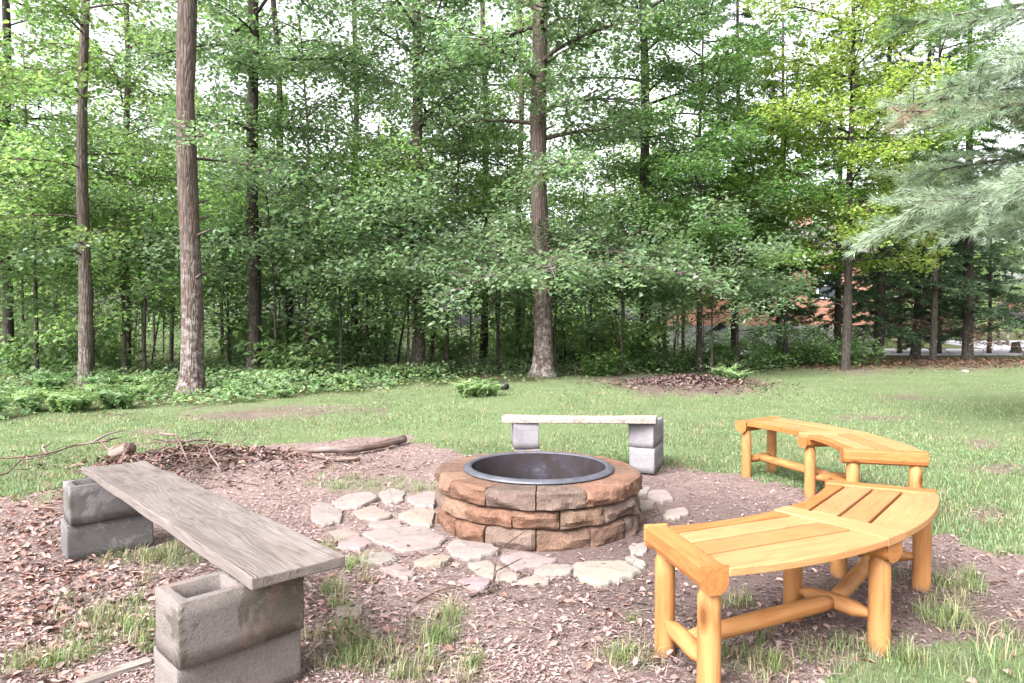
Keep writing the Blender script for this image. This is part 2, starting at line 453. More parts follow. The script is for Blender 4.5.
# ------------------------------------------------------------------ scatter geometry helpers
def rot_frames(nrm, head):
    n = nrm / np.linalg.norm(nrm, axis=1, keepdims=True)
    h = np.stack([np.cos(head), np.sin(head), np.zeros_like(head)], 1)
    t = h - n * np.sum(h * n, 1, keepdims=True); t /= np.maximum(np.linalg.norm(t, axis=1, keepdims=True), 1e-6)
    return t, np.cross(n, t), n

def leaf_arrays(C, nrm, head, size, tint, aspect=.5, fold=.16, droop=.12):
    N = len(C)
    t, b, n = rot_frames(nrm, head)
    s = size[:, None]; w = s * aspect
    prof = [(0, 0, 0), (.32, .5, fold), (.72, .42, fold), (1.0, 0, -droop), (.72, -.42, fold), (.32, -.5, fold)]
    V = np.empty((N, 6, 3))
    for k, (u, ww, z) in enumerate(prof):
        V[:, k] = C + t * (u * s) + b * (ww * w) + n * (z * w - droop * u * u * s * .6)
    base = np.arange(N)[:, None] * 6
    Fa = np.concatenate([base + np.array([[0, 3, 2, 1]]), base + np.array([[0, 5, 4, 3]])])
    return V.reshape(-1, 3), Fa, np.repeat(tint, 6, axis=0)

def blade_arrays(C, head, lean, hgt, wid, tint):
    N = len(C)
    d = np.stack([np.cos(head), np.sin(head), np.zeros(N)], 1); b = np.stack([-np.sin(head), np.cos(head), np.zeros(N)], 1)
    V = np.empty((N, 5, 3)); z = np.array([0, 0, 1.])
    h = hgt[:, None]; l = lean[:, None]; w = wid[:, None]
    V[:, 0] = C - b * w / 2; V[:, 1] = C + b * w / 2
    mid = C + d * (l * h * .3) + z * (h * .6)
    V[:, 2] = mid + b * w * .4; V[:, 3] = mid - b * w * .4
    V[:, 4] = C + d * (l * h) + z * (h * np.maximum(1 - .35 * l, .25))
    base = np.arange(N)[:, None] * 5
    return V.reshape(-1, 3), [base + np.array([[0, 1, 2, 3]]), base + np.array([[3, 2, 4]])], np.repeat(tint, 5, axis=0)

def jit(col, n, v=.18, hue=.08, rng=RNG):
    c = np.asarray(col)[None] * np.exp(rng.normal(0, v, (n, 1))) * np.exp(rng.normal(0, hue, (n, 3)))
    return np.clip(c, 0, .9)

def px_scatter(n, x0, x1, y0, y1, power=1.0):
    px = RNG.uniform(x0, x1, n); py = y0 + (y1 - y0) * RNG.random(n) ** power
    d = F * CAMZ / (py - HOR)
    return (px - 512) / F * d, d

# ------------------------------------------------------------------ lawn grass
x, y = px_scatter(330000, -150, 1180, 357, 560)
x2, y2 = px_scatter(60000, -100, 1120, 440, 760)
x = np.concatenate([x, x2]); y = np.concatenate([y, y2])
x3 = RNG.uniform(-9, 9, 60000); y3 = RNG.uniform(1, 14, 60000)
x = np.concatenate([x, x3]); y = np.concatenate([y, y3])
la, fo, mu = masks(x, y)
dens = .2 + .8 * sstep(.34, .6, fbm(x * .8, y * .8, 41.)) 
keep = (RNG.random(len(x)) < la * dens) & (((x - .17) ** 2 + (y - 4.25) ** 2) > .5)
x, y, la = x[keep], y[keep], la[keep]
n = len(x)
big = fbm(x * .5, y * .5, 51.); sm = fbm(x * 2.4, y * 2.4, 52.)
col = np.where((RNG.random(n) < .16 + .3 * sstep(.5, .7, sm))[:, None], jit((.25, .22, .14), n), jit((.135, .195, .092), n, .2))
col = col * (.8 + .5 * big)[:, None]
hgt = RNG.uniform(.016, .05, n) * (.6 + .8 * sm); hgt = np.where((la < .62) & (y < 5), hgt * .8, hgt)
V, Fa, tt = blade_arrays(np.stack([x, y, gh(x, y) - .003], 1), RNG.uniform(0, 2 * PI, n), RNG.uniform(.1, 1.1, n), hgt,
                         np.clip(.0014 * y ** .6, .0022, .009) * RNG.uniform(.8, 1.5, n), np.clip(col, 0, .8))
tag(obj('lawn_grass', mesh_np('lawn_grass', V, Fa, tt), M['grass']), 'short pale green lawn grass with dry patches around the fire pit clearing', 'grass', kind='stuff')

x, y = px_scatter(60000, -150, 1180, 370, 700); la, fo, mu = masks(x, y)
keep = (y > 4.2) & (RNG.random(len(x)) < la * sstep(.52, .66, fbm(x * .9 + 7, y * .9, 45.))) & (((x - .17) ** 2 + (y - 4.25) ** 2) > .5)
x, y = x[keep], y[keep]; n = len(x)
V, Fa, tt = leaf_arrays(np.stack([x, y, gh(x, y) + RNG.uniform(.015, .045, n)], 1), np.stack([RNG.normal(0, .3, n), RNG.normal(0, .3, n), np.ones(n)], 1), RNG.uniform(0, 2 * PI, n), RNG.uniform(.014, .034, n), jit((.13, .215, .10), n, .2), .75, .1, .05)
tag(obj('clover', mesh_np('clover', V, [Fa], tt), M['grass']), 'patches of clover and small weeds mixed into the lawn', 'weeds', kind='stuff')

# longer tufts in the clearing
TUFTS = []
for cx, cy, rx, ry, s in GRASSY:
    for k in range(int(4 + rx * ry * s / 42)):
        TUFTS.append((cx + random.gauss(0, rx * .5), cy + random.gauss(0, ry * .5), 1.0))
for px_, py_, s_ in [(145, 585, 1.1), (160, 560, 1.3), (185, 555, 1.5), (210, 552, 1.5), (120, 560, 1.3), (225, 560, 1.3), (105, 566, 1.1), (437, 620, 1.5), (440, 636, 1.5), (448, 612, 1.2), (430, 640, 1.3),
                     (350, 632, 1.5), (342, 640, 1.4), (346, 612, 1.2), (630, 622, .9), (875, 650, 1.5), (880, 640, 1.2), (930, 625, 1.6), (945, 630, 1.6), (955, 618, 1.4), (905, 660, 1.5), (990, 655, 1.7),
                     (1010, 640, 1.6), (960, 668, 1.7), (1000, 676, 1.7), (930, 672, 1.5), (660, 470, 1.0), (665, 478, 1.0), (652, 480, .9), (636, 480, .8), (430, 665, 1.4), (410, 670, 1.3), (395, 660, 1.2)]:
    TUFTS.append((px_, py_, s_))
Cs, hd, ln_, hh, ww, cc = [], [], [], [], [], []
for px_, py_, s_ in TUFTS:
    p = G(px_, max(py_, 440)); k = random.randint(14, 34)
    base = np.array([p.x, p.y]) + RNG.normal(0, .022 * s_, (k, 2))
    Cs.append(np.stack([base[:, 0], base[:, 1], gh(base[:, 0], base[:, 1]) - .003], 1))
    hd.append(RNG.uniform(0, 2 * PI, k)); ln_.append(RNG.uniform(.15, 1.2, k)); hh.append(RNG.uniform(.03, .095, k) * s_)
    ww.append(RNG.uniform(.0022, .0042, k))
    g = (.155, .205, .08) if random.random() < .55 else (.26, .235, .15)
    cc.append(jit(g, k, .2))
V, Fa, tt = blade_arrays(np.concatenate(Cs), np.concatenate(hd), np.concatenate(ln_), np.concatenate(hh), np.concatenate(ww), np.concatenate(cc))
tag(obj('grass_tufts', mesh_np('grass_tufts', V, Fa, tt), M['grass']), 'loose tufts of longer grass sprouting through the wood chips', 'grass', kind='stuff')

# ------------------------------------------------------------------ wood chips and dead leaves
def chips(n, power, x0=-90, x1=1110, y0=438, y1=800):
    return px_scatter(n, x0, x1, y0, y1, power)
x, y = chips(230000, .9); x3 = RNG.uniform(-5, 4, 30000); y3 = RNG.uniform(.8, 7.5, 30000)
x = np.concatenate([x, x3]); y = np.concatenate([y, y3])
la, fo, mu = masks(x, y)
px, py = w2p(x, y)
clump = fbm(x * 2.2, y * 2.2, 61.)
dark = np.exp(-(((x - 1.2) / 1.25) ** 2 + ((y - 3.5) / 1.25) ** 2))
keep = (RNG.random(len(x)) < (1 - la) * (.35 + .9 * sstep(.35, .6, clump)) * (1 - .7 * dark)) & (fo < .5) & (mu < .5) & (((x - .17) ** 2 + (y - 4.25) ** 2) > .42)
x, y, dark, clump = x[keep], y[keep], dark[keep], clump[keep]
n = len(x)
pal = np.array([(.29, .21, .195), (.35, .275, .26), (.22, .15, .14), (.14, .092, .084), (.38, .31, .295), (.24, .155, .14)])
pick = RNG.choice(6, n, p=[.29, .14, .24, .19, .05, .09])
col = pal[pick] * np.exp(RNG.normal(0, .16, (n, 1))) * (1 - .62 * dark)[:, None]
nr = np.stack([RNG.normal(0, .2, n), RNG.normal(0, .2, n), np.ones(n)], 1)
sz = (.007 + .024 * RNG.random(n) ** 1.9) * np.clip(.75 + .07 * y, .8, 1.3)
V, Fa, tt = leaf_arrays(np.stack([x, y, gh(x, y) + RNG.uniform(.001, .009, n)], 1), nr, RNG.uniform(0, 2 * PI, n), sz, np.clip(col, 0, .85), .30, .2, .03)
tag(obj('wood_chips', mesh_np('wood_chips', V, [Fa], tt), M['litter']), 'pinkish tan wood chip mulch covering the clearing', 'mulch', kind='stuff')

LEAFZ = [(40, 530, 70, 50, 1.0), (60, 580, 70, 30, .8), (250, 470, 120, 22, .8), (110, 610, 120, 50, .4), (330, 462, 80, 18, .7), (40, 620, 60, 60, .5), (330, 600, 120, 60, .25), (560, 620, 200, 60, .12), (210, 415, 150, 8, .6), (310, 410, 110, 7, .8), (190, 402, 50, 9, .9), (90, 420, 90, 6, .5), (600, 380, 50, 5, .7), (640, 640, 300, 60, .08)]
x, y = px_scatter(70000, -90, 1110, 400, 800)
px, py = w2p(x, y); la, fo, mu = masks(x, y)
pr = np.full(len(x), .03)
for cx, cy, rx, ry, s in LEAFZ: pr = np.maximum(pr, s * np.exp(-(((px - cx) / rx) ** 2 + ((py - cy) / ry) ** 2)))
keep = (RNG.random(len(x)) < pr * .6 * (1 - .75 * la)) & (((x - .17) ** 2 + (y - 4.25) ** 2) > .45)
x, y, px = x[keep], y[keep], px[keep]; n = len(x)
redz = np.exp(-((px - 30) / 80) ** 2)
pal = np.array([(.24, .165, .15), (.27, .2, .185), (.215, .12, .098), (.145, .078, .064), (.27, .165, .14)])
pick = np.where(RNG.random(n) < .25 + .5 * redz, RNG.choice([2, 3, 4], n), RNG.choice([0, 1, 4], n))
col = pal[pick] * np.exp(RNG.normal(0, .15, (n, 1)))
nr = np.stack([RNG.normal(0, .42, n), RNG.normal(0, .42, n), np.ones(n)], 1)
V, Fa, tt = leaf_arrays(np.stack([x, y, gh(x, y) + RNG.uniform(.004, .022, n)], 1), nr, RNG.uniform(0, 2 * PI, n), RNG.uniform(.02, .05, n), np.clip(col, 0, .85), .5, .3, .15)
tag(obj('dead_leaves', mesh_np('dead_leaves', V, [Fa], tt), M['litter']), 'dry reddish and tan dead leaves scattered on the ground', 'leaves', kind='stuff')

x, y = px_scatter(9000, -90, 1110, 440, 800); la, fo, mu = masks(x, y)
keep = (RNG.random(len(x)) < (1 - la) * .5 * sstep(.4, .65, fbm(x * 1.7, y * 1.7, 88.))) & (((x - .17) ** 2 + (y - 4.25) ** 2) > .45)
x, y = x[keep], y[keep]; n = len(x)
V, Fa, tt = leaf_arrays(np.stack([x, y, gh(x, y) + RNG.uniform(.006, .016, n)], 1), np.stack([RNG.normal(0, .2, n), RNG.normal(0, .2, n), np.ones(n)], 1), RNG.uniform(0, 2 * PI, n), RNG.uniform(.03, .13, n), jit((.13, .095, .085), n, .45), .05, .3, .04)
tag(obj('twig_litter', mesh_np('twig_litter', V, [Fa], tt), M['litter']), 'fine broken twigs scattered over the wood chips', 'twigs', kind='stuff')

# mulch mound chips
n = 5000
a = RNG.uniform(0, 2 * PI, n); r = np.abs(RNG.normal(0, .62, n))
x = MOUND.x + r * np.cos(a) * 1.35; y = MOUND.y + r * np.sin(a) * 1.1
nr = np.stack([RNG.normal(0, .5, n), RNG.normal(0, .5, n), np.ones(n)], 1)
V, Fa, tt = leaf_arrays(np.stack([x, y, gh(x, y) + RNG.uniform(0, .03, n)], 1), nr, RNG.uniform(0, 2 * PI, n), RNG.uniform(.04, .12, n), jit((.10, .066, .058), n, .4), .35, .2, .05)
tag(obj('mulch_mound', mesh_np('mulch_mound', V, [Fa], tt), M['litter']), 'low mound of dark brown mulch on the lawn by the woods', 'mulch', kind='stuff')

# pine-needle strip by the driveway, on the right
n = 9000
x = RNG.uniform(8, 24, n); y = 22.6 + RNG.normal(0, 1.6, n) + .12 * (x - 16)
V, Fa, tt = leaf_arrays(np.stack([x, y, gh(x, y) + RNG.uniform(.005, .04, n)], 1), np.stack([RNG.normal(0, .4, n), RNG.normal(0, .4, n), np.ones(n)], 1), RNG.uniform(0, 2 * PI, n), RNG.uniform(.08, .2, n), jit((.11, .066, .042), n, .3), .2, .1, .05)
tag(obj('pine_straw', mesh_np('pine_straw', V, [Fa], tt), M['litter']), 'brown pine straw under the dark conifers by the driveway', 'pine straw', kind='stuff')

# ------------------------------------------------------------------ plank and concrete-block benches
def block_mesh(name, L=.397, W=.194, Hh=.194, wall=.034, web=.03):
    xs = [-L / 2, -L / 2 + wall, -web / 2, web / 2, L / 2 - wall, L / 2]; ys = [-W / 2, -W / 2 + wall, W / 2 - wall, W / 2]
    solid = lambda i, j: 0 <= i < 5 and 0 <= j < 3 and not (i in (1, 3) and j == 1)
    bm = bmesh.new(); vv = {}
    def vert(i, j, k):
        if (i, j, k) not in vv: vv[(i, j, k)] = bm.verts.new((xs[i], ys[j], k * Hh))
        return vv[(i, j, k)]
    for i in range(5):
        for j in range(3):
            if not solid(i, j): continue
            bm.faces.new([vert(i, j, 1), vert(i + 1, j, 1), vert(i + 1, j + 1, 1), vert(i, j + 1, 1)])
            bm.faces.new([vert(i, j, 0), vert(i, j + 1, 0), vert(i + 1, j + 1, 0), vert(i + 1, j, 0)])
            for (di, dj, a, b) in ((-1, 0, (i, j + 1), (i, j)), (1, 0, (i + 1, j), (i + 1, j + 1)), (0, -1, (i, j), (i + 1, j)), (0, 1, (i + 1, j + 1), (i, j + 1))):
                if not solid(i + di, j + dj):
                    bm.faces.new([vert(*a, 0), vert(*b, 0), vert(*b, 1), vert(*a, 1)])
    eds = [e for e in bm.edges if len(e.link_faces) == 2 and e.calc_face_angle(0) > .6]
    bmesh.ops.bevel(bm, geom=eds, offset=.006, segments=2, affect='EDGES', profile=.6)
    bmesh.ops.triangulate(bm, faces=[f for f in bm.faces if len(f.verts) > 4])
    bmesh.ops.subdivide_edges(bm, edges=[e for e in bm.edges if e.calc_length() > .03], cuts=3, use_grid_fill=True)
    for v in bm.verts:
        q = np.array([v.co.x * 30 + v.co.z * 17]); r = np.array([v.co.y * 30 - v.co.z * 23])
        k = float(fbm(q, r, 4.)[0] - .5)
        ed = 1.6 if abs(abs(v.co.x) - L / 2) < .012 and (v.co.z > Hh - .012 or abs(abs(v.co.y) - W / 2) < .012) else .5
        v.co += Vector((v.co.x, v.co.y, (v.co.z - Hh / 2))).normalized() * (k * .006 * ed)
    me = bpy.data.meshes.new(name); bm.to_mesh(me); bm.free()
    me.polygons.foreach_set('use_smooth', np.ones(len(me.polygons), dtype=bool))
    return me
BLK = block_mesh('concrete_block')
def block(corner, ux, z, mat, label, shift=(0, 0)):
    """corner = the ground point of the block's corner where its long side (direction ux) and short side meet"""
    ux = Vector((ux[0], ux[1], 0)).normalized(); uy = Vector((-ux.y, ux.x, 0))
    c = Vector((corner[0], corner[1], 0)) + ux * (.1985 + shift[0]) + uy * (.097 + shift[1])
    me = BLK.copy()
    o = obj('concrete_block', me, mat, None, (c.x, c.y, z), math.atan2(ux.y, ux.x))
    return tag(o, label, 'concrete block', 'concrete blocks carrying the plank seats')
u1 = (.70, .715)
block((-.97, 1.97), u1, .198, M['conc'], 'worn concrete block under the near end of the wide grey plank')
block((-.97, 1.97), u1, .001, M['conc'], 'worn concrete block on the ground under the nearest block', (.004, .028))
u2 = (.75, .66)
block((-2.226, 3.42), u2, .198, M['conc_dark'], 'dark mossy concrete block under the far end of the wide grey plank')
block((-2.226, 3.42), u2, .001, M['conc_dark'], 'dark mossy concrete block on the leafy ground at the far left, lower of the pair', (-.012, .014))
u3 = (-.10, -1.0)   # long side points to the pit
def block_c(cx, cy, ang, z, mat, label):
    o = obj('concrete_block', BLK.copy(), mat, None, (cx, cy, z), ang)
    return tag(o, label, 'concrete block', 'concrete blocks carrying the plank seats')
block_c(.10, 5.25 + .2, PI / 2 + .05, .262, M['conc_pale'], 'pale grey concrete block under the left end of the plank behind the fire pit')
block_c(.115, 5.25 + .21, PI / 2, .066, M['conc_pale'], 'pale concrete block hidden lowest behind the fire pit, left side')
fc = Vector((1.09, 5.25)); ax = Vector((.40, .916)); ay = Vector((-.916, .40))
cc_ = fc + ax * .1985 + ay * .097
block_c(cc_.x, cc_.y, math.atan2(ax.y, ax.x), .262, M['conc_pale'], 'pale grey concrete block under the right end of the plank behind the fire pit')
block_c(cc_.x + .004, cc_.y, math.atan2(ax.y, ax.x) + .02, .066, M['conc_pale'], 'pale grey concrete block on the grass right of the fire pit, lower one')

def plank(name, corners, z0, th, mat, label, seg=14):
    """corners near-left, near-right, far-right, far-left of the top"""
    a, b, c, d = [Vector((*p, 0)) for p in corners]
    V, L, Fs = [], [], []
    ln = (d - a).length; w = (b - a).length; nw = 4
    off = (3.1, 7.7, 1.3)
    for lay, z in ((1, z0 + th), (0, z0)):
        for i in range(seg + 1):
            for j in range(nw + 1):
                s, t = i / seg, j / nw
                p = a.lerp(d, s).lerp(b.lerp(c, s), t)
                e = .003 * math.sin(s * 23 + t * 3) + (.004 * math.sin(s * 5) if lay else 0) - .006 * (1 - (2 * t - 1) ** 2) * lay
                V.append((p.x, p.y, z + e)); L.append((s * ln + off[0], t * w + off[1], z + off[2]))
    m = (seg + 1) * (nw + 1); id_ = lambda l, i, j: l * m + i * (nw + 1) + j
    for i in range(seg):
        for j in range(nw):
            Fs.append((id_(0, i, j), id_(0, i, j + 1), id_(0, i + 1, j + 1), id_(0, i + 1, j)))
            Fs.append((id_(1, i, j), id_(1, i + 1, j), id_(1, i + 1, j + 1), id_(1, i, j + 1)))
        Fs.append((id_(0, i, 0), id_(0, i + 1, 0), id_(1, i + 1, 0), id_(1, i, 0)))
        Fs.append((id_(0, i + 1, nw), id_(0, i, nw), id_(1, i, nw), id_(1, i + 1, nw)))
    for j in range(nw):
        Fs.append((id_(0, 0, j + 1), id_(0, 0, j), id_(1, 0, j), id_(1, 0, j + 1)))
        Fs.append((id_(0, seg, j), id_(0, seg, j + 1), id_(1, seg, j + 1), id_(1, seg, j)))
    mb = MB(); mb.add(V, Fs, L)
    o = mb.build(name, mat, bevel=.005, seg=2)
    return tag(o, label, 'plank')
plank('wooden_plank', [(-.79, 2.055), (-.556, 2.265), (-2.10, 3.90), (-2.376, 3.75)], .398, .040, M['plank'], 'wide weathered grey plank seat resting on the two left block stacks')
plank('wooden_plank', [(-.08, 5.24), (1.10, 5.20), (1.16, 5.43), (-.06, 5.50)], .459, .042, M['plank_pale'], 'pale weathered plank seat resting on blocks behind the fire pit')
# pale lath half in the grass at the lower left
p0, p1 = G(78, 690), G(150, 666)
mb = MB(); d = (p1 - p0); mid = (p0 + p1) / 2
mb.box(Matrix.Translation((mid.x, mid.y, gz(mid.x, mid.y) + .012)) @ Matrix.Rotation(math.atan2(d.y, d.x), 4, 'Z'), d.length, .045, .022)
tag(mb.build('wooden_lath', M['plank_pale'], bevel=.003), 'thin pale wooden lath lying on the ground left of the nearest block', 'lath')

# ------------------------------------------------------------------ fire pit
PC = Vector((.165, 4.25)); PR = .63; LAY = .106; NB = 14
pit = tag(empty('fire_pit', (PC.x, PC.y, 0)), 'round fire pit of tan rough faced stone blocks with steel ring', 'fire pit')
def pit_block(a0, a1, z0, z1, r0, r1, seed, cap):
    nu, nv, nw = 14, 9, 4
    g = random.Random(seed)
    pl_ = [(g.gauss(0, .032), g.gauss(0, .04), g.uniform(.004, .03)) for _ in range(6)]
    V, Fs = [], []
    bul = lambda u, v: .012 * (1 - (2 * u - 1) ** 6) * (1 - (2 * v - 1) ** 6)
    def P3(u, v, w):
        a = a0 + (a1 - a0) * u
        r = r1 * math.cos((a1 - a0) / 2) / math.cos(a - (a0 + a1) / 2) if True else r1
        nz = float(fbm(np.array([a * 9 + seed]), np.array([v * 2.2 + seed * 1.7]), seed)[0] - .5)
        nz2 = float(vnoise(np.array([u * 2.3 + seed * 3]), np.array([v * 1.7 + seed]), seed + 2)[0] - .5)
        rough = (w ** 3)
        edge = max(0, abs(2 * u - 1) - .82) / .18; edv = max(0, abs(2 * v - 1) - .72) / .28
        rr = r0 + (r - r0) * w + rough * (max(-.016, min(c_ + a_ * (2 * u - 1) + b_ * (2 * v - 1) for a_, b_, c_ in pl_) * .55) + nz * .04 + nz2 * .016 + bul(u, v) * .6 - .004 * edge ** 2 - .02 * edv ** 2)
        z = z0 + (z1 - z0) * v + (nz2 * .006 * w if v > .9 or v < .1 else 0)
        return (rr * math.cos(a), rr * math.sin(a), z)
    idx = {}
    def vid(i, j, k):
        key = (i, j, k)
        if key not in idx: idx[key] = len(V); V.append(P3(i / nu, j / nv, k / nw))
        return idx[key]
    for i in range(nu):
        for j in range(nv):
            Fs.append((vid(i, j, nw), vid(i + 1, j, nw), vid(i + 1, j + 1, nw), vid(i, j + 1, nw)))
            Fs.append((vid(i, j, 0), vid(i, j + 1, 0), vid(i + 1, j + 1, 0), vid(i + 1, j, 0)))
        for k in range(nw):
            Fs.append((vid(i, nv, k), vid(i, nv, k + 1), vid(i + 1, nv, k + 1), vid(i + 1, nv, k)))
            Fs.append((vid(i, 0, k), vid(i + 1, 0, k), vid(i + 1, 0, k + 1), vid(i, 0, k + 1)))
    for j in range(nv):
        for k in range(nw):
            Fs.append((vid(0, j, k), vid(0, j, k + 1), vid(0, j + 1, k + 1), vid(0, j + 1, k)))
            Fs.append((vid(nu, j, k), vid(nu, j + 1, k), vid(nu, j + 1, k + 1), vid(nu, j, k + 1)))
    cs = [(.18, .108, .075), (.165, .09, .062), (.19, .122, .088), (.15, .092, .07), (.175, .108, .078), (.15, .106, .087), (.18, .10, .07), (.13, .092, .078)]
    c = g.choice(cs); k_ = g.uniform(.85, 1.1)
    mb = MB(); mb.add(V, Fs, tint=tuple(x * k_ for x in c))
    o = mb.build('stone_block', M['stone'], pit)
    o.data.polygons.foreach_set('use_smooth', np.ones(len(o.data.polygons), dtype=bool))
    m = o.modifiers.new('split', 'EDGE_SPLIT'); m.split_angle = math.radians(20)
    return o
sd = 1
for lay in range(3):
    cuts, a = [], -PI / 2 - .06 + (lay % 2) * .21
    ws = [random.uniform(.86, 1.14) if lay < 2 else random.uniform(.96, 1.04) for _ in range(NB)]; tot = sum(ws)
    for w in ws:
        b = a + 2 * PI * w / tot; sd += 1
        pit_block(a + .006, b - .006, lay * LAY - (.02 if lay == 0 else 0) + .0015, (lay + 1) * LAY - .0015, .43, PR + (.014 if lay == 2 else random.uniform(-.008, .008)), sd * 1.37, lay == 2)
        a = b
# steel ring: wall and rolled flange, revolved
def revolve(prof, n=72):
    V, Fs = [], []
    for k in range(n):
        a = 2 * PI * k / n
        for r, z in prof: V.append((r * math.cos(a), r * math.sin(a), z))
    m = len(prof)
    for k in range(n):
        for j in range(m - 1):
            a, b = k * m + j, ((k + 1) % n) * m + j
            Fs.append((a, b, b + 1, a + 1))
    return V, Fs
zt = 3 * LAY + .004
ring = empty('steel_ring', (0, 0, 0)); ring.parent = pit
mb = MB(); V, Fs = revolve([(.418, .02), (.418, zt + .012), (.424, zt + .012), (.424, .02)][::-1]); mb.add(V, Fs)
mb.build('ring_wall', M['steel'], ring, smooth=True)
mb = MB(); V, Fs = revolve([(.4175, zt + .013), (.424, zt + .021), (.436, zt + .022), (.462, zt + .012), (.468, zt + .004), (.466, zt), (.4245, zt + .009)]); mb.add(V, Fs)
mb.build('ring_flange', M['rim'], ring, smooth=True)
mb = MB(); n_ = 40
V = [(0, 0, .10)] + [(.41 * math.cos(2 * PI * k / n_) * q, .41 * math.sin(2 * PI * k / n_) * q, .10 + random.uniform(-.012, .02)) for q in (.33, .66, .995) for k in range(n_)]
Fs = [(0, 1 + k, 1 + (k + 1) % n_) for k in range(n_)] + [(1 + q * n_ + k, 1 + (q + 1) * n_ + k, 1 + (q + 1) * n_ + (k + 1) % n_, 1 + q * n_ + (k + 1) % n_) for q in range(2) for k in range(n_)]
mb.add(V, Fs); tag(mb.build('ash_bed', M['ash'], None, smooth=True, loc=(PC.x, PC.y, 0)), 'dark ash and cinders in the bottom of the fire pit', 'ash', kind='stuff')
for k in range(9):
    a = random.uniform(0, PI); r = random.uniform(0, .25); b = random.uniform(0, 2 * PI)
    c = Vector((PC.x + r * math.cos(b), PC.y + .12 + abs(r * math.sin(b)) * .8, .145 + random.uniform(0, .03))); h = Vector((math.cos(a), math.sin(a), random.uniform(-.1, .1))) * random.uniform(.05, .13)
    mb = MB(); mb.tube([c - h, c + h * .1 + Vector((0, 0, .008)), c + h], [.012, .015, .011], 7, wob=.2)
    tag(mb.build('charred_stick', M['stick'] if k % 3 == 0 else M['twig'], None), 'half burnt stick lying in the ashes of the fire pit', 'stick', 'burnt sticks in the fire pit')

# ------------------------------------------------------------------ flagstones round the pit
FS = [([(60, 85), (95, 75), (145, 95), (140, 125), (90, 135), (62, 120)], (.33, .31, .30), 'blue grey flagstone farthest left of the fire pit'),
      ([(120, 70), (160, 50), (220, 45), (245, 60), (190, 85), (130, 85)], (.50, .40, .28), 'yellowish tan flagstone at the back left of the path'),
      ([(175, 95), (230, 80), (285, 105), (240, 120), (190, 112)], (.52, .42, .32), 'tan flagstone just in front of the yellowish one, left of pit'),
      ([(245, 45), (280, 30), (320, 40), (310, 65), (265, 70)], (.46, .36, .29), 'small tan flagstone at the rear, left of the fire pit'),
      ([(325, 60), (385, 40), (405, 45), (400, 80), (350, 80)], (.42, .36, .33), 'grey flagstone touching the left side of the fire pit at the rear'),
      ([(300, 105), (360, 85), (400, 95), (390, 135), (340, 130)], (.46, .38, .32), 'buff flagstone against the left side of the fire pit'),
      ([(215, 130), (300, 120), (310, 140), (240, 145)], (.35, .31, .30), 'narrow grey flagstone behind the large grey slab'),
      ([(205, 155), (260, 145), (360, 135), (430, 170), (400, 195), (310, 205), (230, 175)], (.40, .36, .345), 'largest grey flagstone slab at the front left of the fire pit'),
      ([(120, 170), (190, 168), (225, 185), (200, 200), (140, 195)], (.48, .38, .32), 'tan pointed flagstone left of the large grey slab'),
      ([(105, 150), (160, 140), (195, 160), (130, 165)], (.35, .31, .28), 'small grey mossy flagstone beside the grass tuft'),
      ([(195, 220), (260, 210), (300, 225), (260, 240), (200, 238)], (.37, .33, .32), 'half buried grey flagstone in front of the large slab'),
      ([(250, 250), (300, 240), (350, 265), (320, 280), (270, 265)], (.40, .34, .33), 'thin grey flagstone nearest to the left plank'),
      ([(345, 235), (400, 215), (450, 225), (420, 245), (360, 248)], (.44, .34, .28), 'brownish flagstone in front of the fire pit'),
      ([(435, 190), (460, 175), (560, 185), (580, 205), (500, 225), (450, 215)], (.36, .32, .30), 'dark grey flagstone against the front foot of the fire pit'),
      ([(490, 235), (540, 225), (600, 250), (640, 270), (610, 285), (530, 265)], (.50, .42, .38), 'pale slanting flagstone in front of the fire pit'),
      ([(585, 215), (640, 205), (740, 225), (700, 240), (620, 250)], (.40, .35, .33), 'long grey flagstone touching the pit at its front'),
      ([(675, 255), (720, 237), (790, 240), (770, 262), (700, 273)], (.38, .33, .315), 'rounded grey flagstone left of the big pale one'),
      ([(630, 285), (680, 268), (720, 280), (715, 290), (650, 293)], (.50, .43, .39), 'small pale flagstone in front of the rounded grey one'),
      ([(790, 240), (840, 235), (920, 235), (975, 262), (930, 280), (855, 298), (790, 270)], (.50, .44, .41), 'big pale flagstone at the front right of the fire pit'),
      ([(475, 280), (510, 272), (555, 285), (540, 305), (490, 305)], (.40, .32, .28), 'lumpy brown stone beside the twigs in front of the pit'),
      ([(930, 225), (950, 220), (985, 240), (975, 250)], (.47, .40, .37), 'thin sliver of flagstone right of the big pale one'),
      ([(125, 360), (200, 352), (190, 385), (140, 385)], (.38, .29, .25), 'flat brown flagstone near the nearest concrete block')]
FS2 = [([(895, 242), (935, 240), (955, 262), (925, 268), (890, 258)], (.46, .40, .38), 'pale flagstone behind right of the fire pit'),
       ([(935, 290), (985, 280), (995, 300), (960, 310), (932, 305)], (.52, .45, .42), 'whitish flagstone right of the fire pit near the dark soil'),
       ([(868, 238), (895, 235), (890, 250), (870, 253)], (.42, .37, .36), 'small grey flagstone peeping out right behind the fire pit'),
       ([(868, 262), (910, 264), (900, 280), (870, 285)], (.40, .35, .34), 'grey flagstone touching the right side of the fire pit'),
       ([(842, 380), (885, 372), (886, 398), (850, 402)], (.45, .40, .38), 'pale flagstone half hidden behind the front log bench')]
